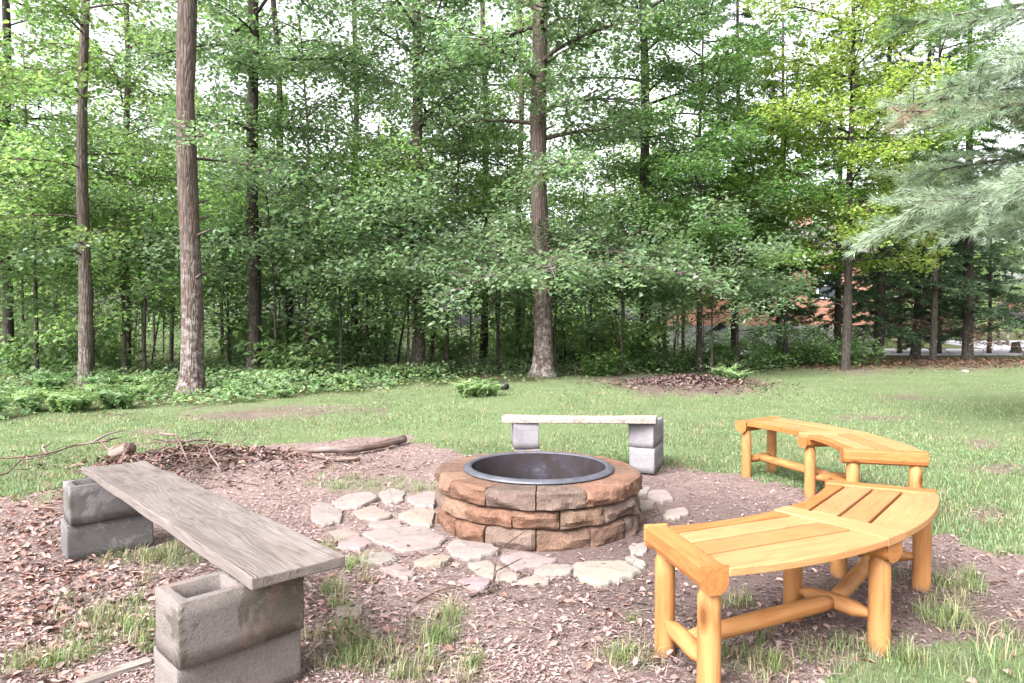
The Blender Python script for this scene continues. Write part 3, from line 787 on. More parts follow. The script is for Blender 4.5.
def flagstone(poly, col, label):
    pts = [np.array(p[:2]) for p in poly]
    # rounded irregular outline
    out = []
    n = len(pts)
    for k in range(n):
        a, b = pts[k], pts[(k + 1) % n]
        for s in (.08, .3, .5, .7, .92):
            q = a + (b - a) * s
            t = (b - a); nn = np.array([t[1], -t[0]]); nn /= np.linalg.norm(nn) + 1e-9
            out.append(q + nn * random.uniform(-.006, .008))
    c = sum(out) / len(out); out = [c + (q - c) * 1.035 for q in out]
    th = random.uniform(.014, .024)
    z0 = gz(c[0], c[1]); V, Fs = [], []
    m = len(out)
    for sc_, z in ((1.02, -.03), (1.0, th * .55), (.955, th), (.6, th + .002), (.25, th + .003)):
        for q in out:
            r = (q - c) * sc_
            V.append((r[0], r[1], z + (float(vnoise(np.array([q[0] * 9]), np.array([q[1] * 9]), 3)[0]) - .5) * .008 * (z > 0)))
    for l in range(4):
        for k in range(m):
            Fs.append((l * m + k, l * m + (k + 1) % m, (l + 1) * m + (k + 1) % m, (l + 1) * m + k))
    Fs.append(tuple(4 * m + k for k in range(m)))
    mb = MB(); mb.add(V, Fs, tint=tuple(x * y * random.uniform(.95, 1.08) for x, y in zip([.25 * a + .75 * b for a, b in zip(col, (.40, .355, .335))], (.51, .478, .475))))
    o = mb.build('flagstone', M['flag'], None, loc=(c[0], c[1], z0))
    tag(o, label, 'flagstone', 'flagstones laid round the fire pit')
for poly, col, lab in FS: flagstone([G(290 + x_ / 2.768, 480 + y_ / 2.768) for x_, y_ in poly][::-1], col, lab)
for poly, col, lab in FS2: flagstone([G(300 + x_ / 2.56, 400 + y_ / 2.56) for x_, y_ in poly][::-1], col, lab)

# ------------------------------------------------------------------ curved log benches
BR, BW, BDA, BZ = 1.48, .445, .456, .455
def make_bench():
    root = empty('log_bench', (0, 0, 0))
    R0, R1 = BR, BR + BW
    def board(V2, z0, z1, nm, mat, along, tint=None):
        """V2 grid rows[2][n] of (x,y): low edge and high edge"""
        lo, hi = V2; n = len(lo); V, L, Fs = [], [], []
        off = (random.uniform(0, 40), random.uniform(0, 40), random.uniform(0, 40)); ac = Vector((-along.y, along.x))
        for z in (z0, z1):
            for row in (lo, hi):
                for p in row:
                    V.append((p.x, p.y, z)); L.append((p.dot(along) + off[0], p.dot(ac) + off[1], z + off[2]))
        f = lambda l, r, k: (l * 2 + r) * n + k
        for k in range(n - 1):
            Fs += [(f(1, 0, k), f(1, 0, k + 1), f(1, 1, k + 1), f(1, 1, k)), (f(0, 0, k), f(0, 1, k), f(0, 1, k + 1), f(0, 0, k + 1)),
                   (f(0, 0, k), f(0, 0, k + 1), f(1, 0, k + 1), f(1, 0, k)), (f(0, 1, k + 1), f(0, 1, k), f(1, 1, k), f(1, 1, k + 1))]
        Fs += [(f(0, 1, 0), f(0, 0, 0), f(1, 0, 0), f(1, 1, 0)), (f(0, 0, n - 1), f(0, 1, n - 1), f(1, 1, n - 1), f(1, 0, n - 1))]
        mb = MB(); mb.add(V, Fs, L, tint)
        return mb.build(nm, mat, root, bevel=.004, seg=2)
    ray = lambda a: Vector((math.cos(a), math.sin(a)))
    ends = []
    for s in range(2):
        a0, a1 = s * BDA, (s + 1) * BDA; am = (a0 + a1) / 2
        ch = Vector((-math.sin(am), math.cos(am))); nr = ray(am)      # along the chord, outward
        # in (t along chord, w outward) coordinates; the end lines are rays from the centre shifted by half a cross board
        h0 = .088 if s == 0 else .062; h1 = .062 if s == 0 else .088
        ta = math.tan((a1 - a0) / 2)
        tl = lambda w: -w * ta + h0 / math.cos((a1 - a0) / 2) + .002
        tr = lambda w: w * ta - h1 / math.cos((a1 - a0) / 2) - .002
        wi = R0 * math.cos((a1 - a0) / 2) * .996
        arc = lambda t, R: math.sqrt(max(R * R - t * t, 1e-6))
        inner = lambda t: arc(t, R0 + .004)
        outer = lambda t: arc(t, R1 + .012)
        lim = [R0 + .072, R0 + .072 + .122, R0 + .072 + .122 * 2 + .0, None]
        lo_w = None
        rows = [(inner, R0 + .055), (R0 + .068, R0 + .170), (R0 + .183, R0 + .285), (R0 + .298, outer)]
        for q, (wl, wh) in enumerate(rows):
            N = 15
            def edge(w):
                out = []
                for k in range(N):
                    u = k / (N - 1); ww = w if not callable(w) else R0 + .2
                    for _ in range(6):
                        t = tl(ww) + (tr(ww) - tl(ww)) * u
                        if callable(w): ww = w(t)
                    out.append(ch * t + nr * ww)
                return out
            red = q == 0 or (s == 0 and q == 2 and False)
            board((edge(wl), edge(wh)), BZ - .032 + .001 * q, BZ - .0005 * q, 'seat_board', M['board_red'] if red else M['board'], ch,
                  [(1, 1, 1), (1.06, 1.06, 1.08), (.9, .8, .7), (1.04, 1.03, 1.0)][q] if s == 0 else [(.95, .9, .85), (1, .96, .92), (.92, .82, .72), (1.05, 1.04, 1.02)][q])
    # cross pieces at each support
    for k in range(3):
        a = k * BDA; d = ray(a); t = Vector((-d.y, d.x))
        side = {0: 1, 1: 0, 2: -1}[k]
        if k == 1:
            lo = [d * (R0 - .005) - t * .045, d * (R1 + .012) - t * .073]; hi = [d * (R0 - .005) + t * .045, d * (R1 + .012) + t * .073]
            lo = [lo[0].lerp(lo[1], q / 5) for q in range(6)]; hi = [hi[0].lerp(hi[1], q / 5) for q in range(6)]
            board((hi, lo), BZ - .032, BZ + .001, 'seat_board', M['board'], d, (1.08, 1.1, 1.12))
        # half log beam, flat side up, end beams come flush with the boards
        top = BZ + .002 if k != 1 else BZ - .034; dep = .082 if k != 1 else .062; hw = .042 if k != 1 else .05
        c0 = t * (.043 * side)
        prof = [(-hw, 0), (-hw, -dep * .62), (-hw * .8, -dep * .86), (-hw * .4, -dep), (hw * .4, -dep), (hw * .8, -dep * .86), (hw, -dep * .62), (hw, 0)]
        V, L, Fs = [], [], []; m = len(prof); off = random.uniform(0, 40); NS = 5
        for q in range(NS + 1):
            b = d * (R0 - .008 + (BW + .012) * q / NS) + c0
            for w_, z_ in prof:
                V.append((b.x + t.x * w_, b.y + t.y * w_, top + z_)); L.append((q * BW / NS + off, w_ + off, z_ + off))
        for q in range(NS):
            for j in range(m): Fs.append((q * m + j, q * m + (j + 1) % m, (q + 1) * m + (j + 1) % m, (q + 1) * m + j))
        Fs.append(tuple(range(m))); Fs.append(tuple(NS * m + j for j in range(m))[::-1])
        mb = MB(); mb.add(V, Fs, L); mb.build('seat_beam', M['board_red'], root, bevel=.006)
        zt_ = top - dep
        lg = []
        for rr in (R0 + .055, R1 - .05):
            b = d * rr + t * (.052 * side); lg.append(b)
            mb = MB(); r = random.uniform(.036, .039)
            mb.tube([(b.x, b.y, -.03), (b.x, b.y, .0), (b.x + .001, b.y, .12), (b.x, b.y + .001, .25), (b.x, b.y, zt_ - .028), (b.x, b.y, zt_ - .012), (b.x, b.y, zt_ + .014)],
                    [r * 1.02, r * 1.02, r, r * .99, r * .98, r * .84, r * .66], 18, wob=.012)
            mb.build('leg', M['log'], root, smooth=True)
        zr = .125 + .012 * k
        a_, b_ = lg; v = (b_ - a_).normalized(); r = .030
        mb = MB()
        mb.tube([(*(a_ + v * .015), zr), (*(a_ + v * .05), zr), (*(a_ + v * .085), zr), (*((a_ + b_) / 2), zr + .003), (*(b_ - v * .085), zr), (*(b_ - v * .05), zr), (*(b_ - v * .015), zr)],
                [.014, .019, r, r * 1.04, r, .019, .014], 16)
        mb.build('rail', M['log'], root, smooth=True)
        ends.append(((a_ + b_) / 2, zr))
    for k in range(2):
        (p, z0), (q, z1) = ends[k], ends[k + 1]; v = (q - p).normalized(); r = .031
        if k == 0: q2, p2 = q - v * .005, p + v * .005
        else: p2, q2 = p + v * .005, q - v * .005
        mb = MB(); mb.tube([(*p2, z0 + .004), (*(p2 + v * .06), z0 + .006), (*p2.lerp(q2, .5), (z0 + z1) / 2 + .006), (*(q2 - v * .06), z1 + .004), (*q2, z1)], [.024, r, r * 1.03, r, .022], 16)
        mb.build('rail', M['log'], root, smooth=True)
    return root
bench = make_bench()
bench.location = (.215, 3.98, 0); bench.rotation_euler = (0, 0, -1.378)
tag(bench, 'curved honey coloured log bench in the right foreground, near the camera', 'bench', 'curved log benches beside the fire pit')
b2 = copy_tree(bench)
b2.location = (.575, 4.50, .004); b2.rotation_euler = (0, 0, -.283)
tag(b2, 'curved honey coloured log bench standing farther back on the grass', 'bench')

# ------------------------------------------------------------------ dead wood, small things
def branch(name, pts, r0, r1, mat, label, cat='branch', group=None, n=8, kids=0, lift=.0):
    P_ = []
    for k in range(len(pts) - 1):
        for s in range(4): P_.append(Vector(pts[k]).lerp(Vector(pts[k + 1]), s / 4) + Vector((random.uniform(-1, 1), random.uniform(-1, 1), random.uniform(-.5, .5))) * r0 * .5)
    P_.append(Vector(pts[-1])); m = len(P_)
    mb = MB(); mb.tube(P_, [r0 + (r1 - r0) * k / (m - 1) for k in range(m)], n, wob=.12)
    for k in range(kids):
        i = random.randint(m // 4, m - 2); p = P_[i]; t = (P_[i + 1] - P_[i]).normalized(); s = Vector((-t.y, t.x, random.uniform(.0, .5))) * random.choice((-1, 1))
        L = random.uniform(.12, .4); q = p + (t * .6 + s) * L * .5; e = q + (t + s * .4) * L * .5
        mb.tube([p, q, e], [r1 * 1.2, r1 * .9, r1 * .4], 6)
    return tag(mb.build(name, mat, None, smooth=True), label, cat, group)
def gp(px, py, dz=0.0):
    p = G(px, py); p.z = gz(p.x, p.y) + dz; return p
branch('fallen_log', [gp(285, 463, .03), gp(318, 461, .045), gp(350, 458, .05), gp(380, 452, .05), gp(404, 446, .06)], .022, .042, M['stick'], 'long dark fallen log lying across the wood chips', 'log')
branch('fallen_log', [gp(238, 464, .03), gp(275, 462, .035), gp(310, 466, .03), gp(328, 467, .02)], .017, .014, M['stick'], 'thin grey fallen log beside the longer dark log', 'log')
branch('fallen_log', [gp(325, 468, .02), gp(360, 466, .03)], .02, .022, M['stick'], 'short broken fallen log in front of the long one', 'log')
branch('fallen_log', [gp(112, 463, .06), gp(130, 464, .10)], .06, .062, M['stick'], 'short thick log end poking up behind the far end of the grey plank', 'log')
branch('fallen_branch', [gp(-20, 466, .06), gp(20, 467, .08), gp(48, 466, .10), gp(75, 460, .12), (G(110, 458).x, G(110, 458).y, .16)], .006, .010, M['stick'], 'pale bare fallen branch lying on the grass at the far left', kids=5)
branch('fallen_branch', [gp(-15, 486, .05), gp(8, 480, .06), gp(26, 470, .12)], .008, .005, M['stick'], 'short forked branch on the grass near the left edge', kids=2)
branch('fallen_branch', [gp(160, 458, .20), gp(176, 466, .2), gp(186, 476, .10), gp(198, 487, .03)], .011, .006, M['stick'], 'pale curved branch hanging out of the brush pile')
branch('fallen_branch', [gp(30, 510, .02), gp(64, 516, .04)], .008, .005, M['stick'], 'thin twig lying in red leaves left of the far blocks', kids=2)
branch('fallen_branch', [gp(470, 598, .012), gp(500, 592, .02), gp(522, 607, .012)], .007, .004, M['twig'], 'thin dark twig in front of the fire pit', kids=4)
branch('fallen_branch', [gp(415, 605, .012), gp(440, 594, .02), gp(470, 588, .02)], .006, .003, M['stick'], 'thin grey twig beside the lumpy brown stone', kids=3)
for k in range(34):
    c = G(random.gauss(185, 34), random.gauss(471, 8)); a = random.uniform(0, PI); L = random.uniform(.12, .42); z = gz(c.x, c.y) + random.uniform(.01, .12)
    h = Vector((math.cos(a), math.sin(a), random.uniform(-.25, .45))) * L; h.z = max(h.z, -.1 * L)
    p0 = Vector((c.x, c.y, z)); 
    branch('brush_stick', [p0 - h, p0 + Vector((random.uniform(-.04, .04), random.uniform(-.04, .04), .03)), p0 + h], random.uniform(.004, .011), .003, random.choice([M['stick'], M['twig'], M['stick'], M['twig'], M['stick']]),
           'dead stick tangled in the brush pile behind the grey plank', 'stick', 'sticks in the brush pile', kids=random.randint(0, 3))
n = 2600
a = RNG.uniform(0, 2 * PI, n); r = np.abs(RNG.normal(0, .5, n)); x = PILE.x - .35 + r * np.cos(a) * 1.3; y = PILE.y + r * np.sin(a) * .55
V, Fa, tt = leaf_arrays(np.stack([x, y, gh(x, y) + RNG.uniform(0, .09, n) * np.exp(-r * r * 2)], 1), np.stack([RNG.normal(0, .6, n), RNG.normal(0, .6, n), np.ones(n)], 1), RNG.uniform(0, 2 * PI, n), RNG.uniform(.03, .07, n), jit((.15, .095, .08), n, .4), .45, .3, .15)
tag(obj('leaf_heap', mesh_np('leaf_heap', V, [Fa], tt), M['litter']), 'low heap of brown dead leaves under the brush pile', 'leaves', kind='stuff')
# black drain pipe end at the woods' edge
p = gp(504, 391, .07); mb = MB()
mb.tube([p + Vector((-.08, .16, 0)), p, p + Vector((.03, -.06, -.005))], [.07, .075, .078], 14)
tag(mb.build('drain_pipe', M['black'], None, smooth=True), 'short black drain pipe end at the edge of the woods', 'pipe')
def rock(name, p, r, mat, label):
    bm = bmesh.new(); bmesh.ops.create_icosphere(bm, subdivisions=2, radius=r)
    for v in bm.verts:
        k = float(vnoise(np.array([v.co.x * 3 / r + 5]), np.array([v.co.y * 2 / r + v.co.z * 3 / r]), 8)[0])
        v.co *= .75 + .45 * k; v.co.z *= .6
    me = bpy.data.meshes.new(name); bm.to_mesh(me); bm.free()
    return tag(obj(name, me, mat, None, p), label, 'rock')
rock('rock', gp(965, 372, .01), .085, M['white_stone'], 'small whitish rock on the brown strip at the right lawn edge')
mb = MB(); q = G(1016, 353); mb.tube([(q.x, q.y, -.05), (q.x, q.y, .15), (q.x - .05, q.y, .5)], [.3, .22, .17], 10, wob=.12)
tag(mb.build('tree_stump', M['bark_dark'], None), 'dark broken stump beside the driveway at the right edge', 'stump')

# ------------------------------------------------------------------ trees
class Leaves:
    def __init__(s): s.C = []; s.N = []; s.H = []; s.S = []; s.T = []
    def disc(s, rng, c, n, rad, zj, head, size, col, tilt=.55, hj=1.0):
        a = rng.uniform(0, 2 * PI, n); r = rad * np.sqrt(rng.random(n))
        C = np.stack([c[0] + r * np.cos(a), c[1] + r * np.sin(a), c[2] + rng.normal(0, zj, n) - .5 * r * r / max(rad, .05)], 1)
        s.C.append(C); s.N.append(np.stack([rng.normal(0, tilt, n), rng.normal(0, tilt, n), np.ones(n)], 1))
        s.H.append(head + rng.normal(0, hj, n)); s.S.append(size * rng.uniform(.65, 1.2, n)); s.T.append(jit(col, n, .16, .06, rng))
    def mesh(s, name, aspect=.62):
        V, Fa, tt = leaf_arrays(np.concatenate(s.C), np.concatenate(s.N), np.concatenate(s.H), np.concatenate(s.S), np.concatenate(s.T), aspect)
        return mesh_np(name, V, [Fa], tt)

def limb(rng, mb, lv, base, az, L, elev, droop, r0, dens, leaf, col, colj=.12, start=.2, layer=.10):
    """one bough: a drooping axis with side branches, leaves in flat sprays"""
    n = 6; pts = [np.array(base, float)]; el = elev
    for k in range(n):
        d = np.array([math.cos(az) * math.cos(el), math.sin(az) * math.cos(el), math.sin(el)])
        pts.append(pts[-1] + d * L / n); el -= droop / n; az += rng.normal(0, .12)
    mb.tube(pts, [max(r0 * (1 - .88 * k / n), .003) for k in range(n + 1)], 5, cap=False)
    base_c = np.array(col) * math.exp(rng.normal(0, colj))
    def spray(p, az_, s):
        k = max(3, int(rng.poisson(17 * dens)))
        lv.disc(rng, p, k, .27 * s, layer, az_, leaf * .82, base_c * math.exp(rng.normal(0, .10)))
    m = max(3, int(L * 3.4))
    for k in range(m):
        t = start + (1 - start) * (k + .5) / m; i = min(int(t * n), n - 1); f = t * n - i
        p = pts[i] * (1 - f) + pts[i + 1] * f
        for sgn in (-1, 1):
            l = (.5 * L * (1 - t) * rng.uniform(.6, 1.1) + .22)
            a2 = az + sgn * rng.uniform(.6, 1.15)
            q = p + np.array([math.cos(a2) * l, math.sin(a2) * l, rng.uniform(-.35, .45) * l])
            if l > .4: mb.tube([p, (p + q) / 2 + np.array([0, 0, .03 * l]), q], [r0 * .3, r0 * .2, .003], 4, cap=False)
            ns = max(1, int(l / .24))
            for j in range(ns):
                u = (j + .8) / ns; spray(p + (q - p) * min(u, 1.0), a2, 1.0)
    spray(pts[-1], az, 1.0)

def trunk_tube(mb, rng, H, r0, lean=(0, 0), flare=1.5, top=.55, sway=.03, n=16):
    pts, rad = [], []
    zs = [-.1, .02, .12, .3, .6, 1.0] + list(np.arange(1.8, H - .3, .9)) + [H]
    for z in zs:
        t = max(z, 0) / H
        pts.append((lean[0] * t * H + sway * (math.sin(z * .9 + rng.random() * .4) + 1.8 * math.sin(z * .33 + r0 * 40)), lean[1] * t * H + sway * math.cos(z * .7), z))
        rad.append(r0 * (1 + .05 * math.sin(z * 2.3 + r0 * 90)) * (1 - (1 - top) * t) * (1 + (flare - 1) * math.exp(-max(z, 0) / .22)))
    mb.tube(pts, rad, n, wob=.045)
    if r0 > .1:
        for k in range(6):
            z = rng.uniform(1.5, 6.5); a = rng.uniform(0, 6.28); c = np.array([np.interp(z, [p[2] for p in pts], [p[0] for p in pts]), np.interp(z, [p[2] for p in pts], [p[1] for p in pts]), z]); d = np.array([math.cos(a), math.sin(a), .35]); L = rng.uniform(.06, .3)
            mb.tube([c, c + d * (r0 + L)], [r0 * .2, r0 * .08], 6)
    zz_ = [p[2] for p in pts]; xx_ = [p[0] for p in pts]; yy_ = [p[1] for p in pts]
    return lambda z: np.array([np.interp(z, zz_, xx_), np.interp(z, zz_, yy_), z])

S = -PI / 2   # toward the camera
def tree(name, px, d, r0, H, bark, label, limbs, lean=(0, 0), flare=1.5, leaf=.12, col=(.085, .15, .045), dens=.78, seed=0, group=None, bare_top=None, cat='tree', top=.55, twig_own=True):
    rng = np.random.default_rng(1000 + seed); random.seed(2000 + seed)
    x = P(px, d); root = empty(name, (x, d, gz(x, d)))
    tag(root, label, cat, group)
    mb = MB(); at = trunk_tube(mb, rng, H, r0, lean, flare, top); lv = Leaves()
    bb = mb
    if px not in (187,) and d < 21: limbs = list(limbs) + [(zz + rng.uniform(-.3, .3), S + rng.uniform(-.7, .7), rng.uniform(1.3, 2.2), rng.uniform(-.05, .3)) for zz in (4.4, 5.7, 6.9, 8.2)]
    for (z, az, L, el) in limbs:
        limb(rng, bb, lv, at(z), az, L, el, rng.uniform(.3, .7), r0 * (.30 if L > 2 else .18), dens, leaf, col)
    mb.build('trunk', bark, root, smooth=True)
    if lv.C: obj('crown', lv.mesh('crown'), M['leaf'], root)
    return root

def ring_limbs(seed, z0, z1, n, l0, l1, el=.25, front=None):
    g = random.Random(seed); out = []; z1 = min(z1, 11.5); n = int(n * 1.15)
    for k in range(n):
        z = z0 + (z1 - z0) * (k + g.random() * .7) / n
        out.append((z + g.uniform(-.5, .5), (k * 2.4 + g.uniform(-.7, .7)), (l0 + (l1 - l0) * ((z - z0) / max(z1 - z0, .1))) * g.uniform(.6, 1.2), el + g.uniform(-.35, .55)))
    return out

OAK = (.11, .18, .09); OAKB = (.155, .215, .13); MAP = (.165, .235, .095); LIME = (.235, .29, .08); MID = (.145, .215, .10)
tree('oak_tree', 187, 12.6, .195, 13, M['bark_red'], 'thick reddish brown oak with whitish base at the left lawn edge, bare trunk', lean=(.012, 0), limbs=
     [(4.6, S + .5, 1.6, .0), (4.3, S + 2.2, 1.8, .1), (4.9, 2.7, 2.0, .2), (8.6, 0, 3, .3), (9.2, 3, 3, .3), (10, 1.5, 3, .3), (8.9, S, 3, .3), (11, 2, 3, .4), (11.4, 5, 3, .4)], flare=1.55, seed=1, leaf=.13, col=OAKB, top=.62)
tree('oak_tree', 86, 13.2, .125, 8.2, M['bark_grey'], 'grey brown snapped-topped tree at the far left behind the ferns',
     [(3.0, S + .8, 1.5, .0), (3.3, 3.4, 1.8, .1), (4.5, 0.6, 1.6, .2), (5.5, 4, 2, .2), (6.2, 2.4, 2, .2), (6.8, S, 1.8, .2), (7.3, .3, 2, .3)], seed=2, leaf=.13, col=MAP)
tree('oak_tree', 253, 16, .15, 14, M['bark_dark'], 'straight dark trunked oak right of the thick reddish oak', ring_limbs(3, 3.4, 5.0, 4, 2.0, 2.4) + ring_limbs(31, 6.2, 13, 12, 2.4, 3.2), seed=3, leaf=.14, col=OAKB, flare=1.25)
tree('oak_tree', 294, 19.5, .11, 13, M['bark_dark'], 'slender dark trunk leaning left, right of the straight dark oak', ring_limbs(4, 3.4, 5, 4, 1.6, 2.0) + ring_limbs(41, 7, 12.5, 9, 2, 3), lean=(-.055, 0), seed=4, leaf=.14, col=MID, flare=1.2)
tree('oak_tree', 355, 22, .12, 13, M['bark_dark'], 'dark slim trunk left of the grey brown centre left trunk', ring_limbs(5, 4, 12, 16, 2, 3), seed=5, leaf=.15, col=MID, flare=1.2)
tree('oak_tree', 417, 18, .165, 15, M['bark_grey'], 'grey brown trunk left of centre, wrapped by leafy sprays', ring_limbs(6, 3.2, 4.4, 3, 2, 2.4) + ring_limbs(61, 5.6, 14, 18, 2.4, 3.4), seed=6, leaf=.14, col=OAKB, flare=1.35)
tree('oak_tree', 484, 24, .14, 14, M['bark_dark'], 'dark trunk left of the big centre oak', ring_limbs(7, 4, 13, 18, 2.2, 3.2), lean=(.0, 0), seed=7, leaf=.15, col=MID, flare=1.15)
tree('oak_tree', 519, 23, .12, 14, M['bark_red'], 'slim reddish trunk just left of the big centre oak', ring_limbs(8, 5, 13, 14, 2.2, 3), seed=8, leaf=.15, col=MAP, flare=1.15)
tree('oak_tree', 541, 16.3, .215, 14, M['bark_red'], 'big centre oak with pale flared base and forking side limbs',
     [(2.7, S + .2, 3.6, .02), (2.5, S - .75, 3.9, .0), (2.6, S + .9, 4.4, .02), (2.9, S - 1.25, 3.4, .05), (3.0, S + 1.45, 4.2, .0), (3.1, 2.6, 3, .1), (3.3, .6, 2.8, .1),
      (5.6, .15, 2.4, .3), (6.3, .1, 2.8, .35), (6.0, 2.95, 2.6, .15), (4.6, S + .3, 2.4, .1), (7, 4, 3, .3), (7.4, 5.4, 3, .3)] + ring_limbs(91, 7.6, 13, 12, 2.6, 3.4), flare=1.75, seed=9, leaf=.15, col=OAKB, top=.7)
tree('oak_tree', 643, 20, .165, 14, M['bark_dark'], 'dark mossy trunk right of the big centre oak', ring_limbs(10, 2.6, 3.4, 4, 2.2, 2.6) + ring_limbs(101, 5.5, 13, 15, 2.4, 3.2), seed=10, leaf=.15, col=OAKB, flare=1.3)
tree('oak_tree', 128, 19.5, .11, 13, M['bark_grey'], 'slim grey trunk between the snapped tree and the reddish oak', ring_limbs(11, 3.6, 12, 16, 2, 3), seed=11, leaf=.15, col=MAP, flare=1.2)
tree('oak_tree', 8, 18, .13, 13, M['bark_dark'], 'dark trunk at the left edge of the woods', ring_limbs(12, 2.6, 12, 16, 2.2, 3), seed=12, leaf=.15, col=MID, flare=1.3)
# bright maples on the right
def maple(px, d, H, r, label, col, seed, n, z0=1.6, bark='bark_dark'):
    g = random.Random(seed); ls = []
    for k in range(n):
        z = z0 + (H - z0) * (k + g.random() * .6) / n; f = (z - z0) / (H - z0)
        ls.append((z, k * 2.4 + g.uniform(-.5, .5), (1.0 + 2.8 * math.sin(min(1, f * 1.35 + .25) * PI * .8)) * g.uniform(.8, 1.15), .12 + g.uniform(-.15, .2) + .35 * f))
    return tree('maple_tree', px, d, r, H, M[bark], label, ls, flare=1.3, leaf=.135, col=col, seed=seed, top=.2, dens=.78)
maple(848, 19, 13, .12, 'tall yellow green maple in layered sprays on the right', LIME, 21, 34, 3.0)
maple(785, 20.5, 9, .07, 'smaller lime green maple in front of the dark conifers', (.13, .21, .045), 22, 24, 2.6)
maple(700, 18.5, 9.5, .09, 'mid green maple right of the dark mossy trunk', (.10, .175, .06), 23, 24, 3.0)
maple(935, 24, 13.5, .11, 'deep green maple behind the pine boughs at the right', (.085, .16, .03), 24, 30, 4.4)
maple(735, 19, 4.2, .05, 'low blue green young maple by the mulch mound', (.13, .19, .11), 25, 8, 1.0)

# understory: a few prototypes, copied
def under_proto(seed, H, r, n, col, leaf):
    rng = np.random.default_rng(seed); random.seed(seed); g = random.Random(seed)
    root = empty('young_tree', (0, 0, 0)); mb = MB()
    at = trunk_tube(mb, rng, H, r, (g.uniform(-.03, .03), g.uniform(-.03, .03)), 1.3, .15, .05, 8); lv = Leaves()
    bb = mb
    for k in range(n):
        z = H * .24 + H * .74 * (k + g.random() * .5) / n; f = z / H
        limb(rng, bb, lv, at(z), k * 2.4 + g.uniform(-.8, .8), (.6 + 1.9 * math.sin(min(1, f * 1.1) * PI * .85)) * g.uniform(.6, 1.25), .2 + g.uniform(-.3, .6), .5, r * .3, .62, leaf, col)
    mb.build('trunk', M[g.choice(['bark_dark', 'bark_grey', 'bark_dark'])], root, smooth=True)
    obj('crown', lv.mesh('crown'), M['leaf'], root)
    return root
protos = [under_proto(301, 6.5, .05, 18, MAP, .13), under_proto(302, 8.0, .06, 22, MID, .14), under_proto(303, 5.0, .04, 14, (.17, .255, .10), .13),
          under_proto(304, 7.5, .055, 20, (.20, .29, .11), .14), under_proto(305, 4.0, .035, 12, OAKB, .13)]  # the lighter greens have backlight put into the leaf colour
used = [False] * 5
def place_under(px, d, k, rz, s, label, group='young trees filling the woods'):
    o = protos[k] if not used[k] else copy_tree(protos[k]); used[k] = True
    x = P(px, d); o.location = (x, d, 0); o.rotation_euler = (0, 0, rz); o.scale = (s, s, s)
    tag(o, label, 'tree', group)
g = random.Random(77)
front = [(-40, 14, 0), (35, 16.5, 3), (120, 17, 0), (150, 15.5, 2), (225, 17.5, 4), (310, 17, 1), (335, 15.8, 4), (385, 20, 0), (450, 19, 3), (470, 17, 4), (590, 19.5, 2), (625, 17, 4), (-10, 15, 1), (90, 15.2, 4), (175, 19, 3), (270, 15.6, 4), (285, 20, 3), (365, 17.5, 2), (405, 16.2, 4), (430, 21, 1), (500, 20, 3), (560, 18, 4), (660, 18.5, 2), (140, 21, 1), (20, 19, 2), (680, 21, 0), (715, 16.5, 4), (60, 21, 1), (-90, 19, 1)]
for px_, d_, k_ in front:
    place_under(px_, d_, k_, g.uniform(0, 6.28), g.uniform(.9, 1.15), 'leafy young understory tree with layered sprays near the front of the woods', 'young trees near the front of the woods')
for k in range(26):
    d_ = 23 + 24 * (k / 26) + g.uniform(-1, 1); px_ = -90 + (k * 389) % 860 + g.uniform(-30, 30)
    if px_ > 740 and d_ < 34: px_ -= 500
    place_under(px_, d_, g.choice([0, 3, 2, 3, 3, 1]), g.uniform(0, 6.28), g.uniform(.95, 1.5), 'leafy young tree standing deep in the woods behind the front row', 'young trees deep in the woods')  # mostly the lighter prototypes, coloured as if lit from behind
for px_, d_, k_, s_ in [(760, 44, 1, 1.4), (830, 47, 3, 1.5), (900, 48, 1, 1.6), (960, 46, 0, 1.6), (1010, 45, 3, 1.6), (1060, 44, 1, 1.7), (1110, 30, 3, 1.4)]:
    place_under(px_, d_, k_, g.uniform(0, 6.28), s_, 'leafy tree behind the brick house and driveway on the right', 'trees behind the house')

# thin bare stems
def sapling_proto(seed):
    random.seed(seed); rng = np.random.default_rng(seed); root = empty('sapling', (0, 0, 0)); mb = MB(); H = 4 + 2 * random.random()
    lx, ly = random.uniform(-.1, .1), random.uniform(-.1, .1); pts = [(lx * z + .04 * math.sin(z * 2), ly * z + .04 * math.cos(z * 1.7), z) for z in np.linspace(-.1, H, 8)]
    mb.tube(pts, list(np.linspace(.028, .006, 8)), 6); lv = Leaves()
    for k in range(7):
        z = random.uniform(.5, 3.2); a = random.uniform(0, 6.28); L = random.uniform(.3, .9); b = np.array([lx * z, ly * z, z]); e = b + np.array([math.cos(a) * L, math.sin(a) * L, L * .5])
        mb.tube([b, e], [.008, .003], 4, cap=False); lv.disc(rng, e, 14, .3, .06, a, .12, MAP)
    mb.build('stem', M['bark_dark'], root, smooth=True); obj('foliage', lv.mesh('foliage'), M['leaf'], root)
    return root
sp = [sapling_proto(s) for s in (401, 402, 403, 404)]; su = [False] * 4
for k in range(58):
    d_ = g.uniform(17.5, 36); px_ = g.uniform(-40, 720); i = k % 4
    o = sp[i] if not su[i] else copy_tree(sp[i]); su[i] = True
    o.location = (P(px_, d_), d_, 0); o.rotation_euler = (0, 0, g.uniform(0, 6.28)); s_ = g.uniform(.7, 1.3); o.scale = (s_, s_, g.uniform(.8, 1.2))
    tag(o, 'thin bare stemmed sapling among the trunks of the woods', 'sapling', 'thin saplings among the trunks')

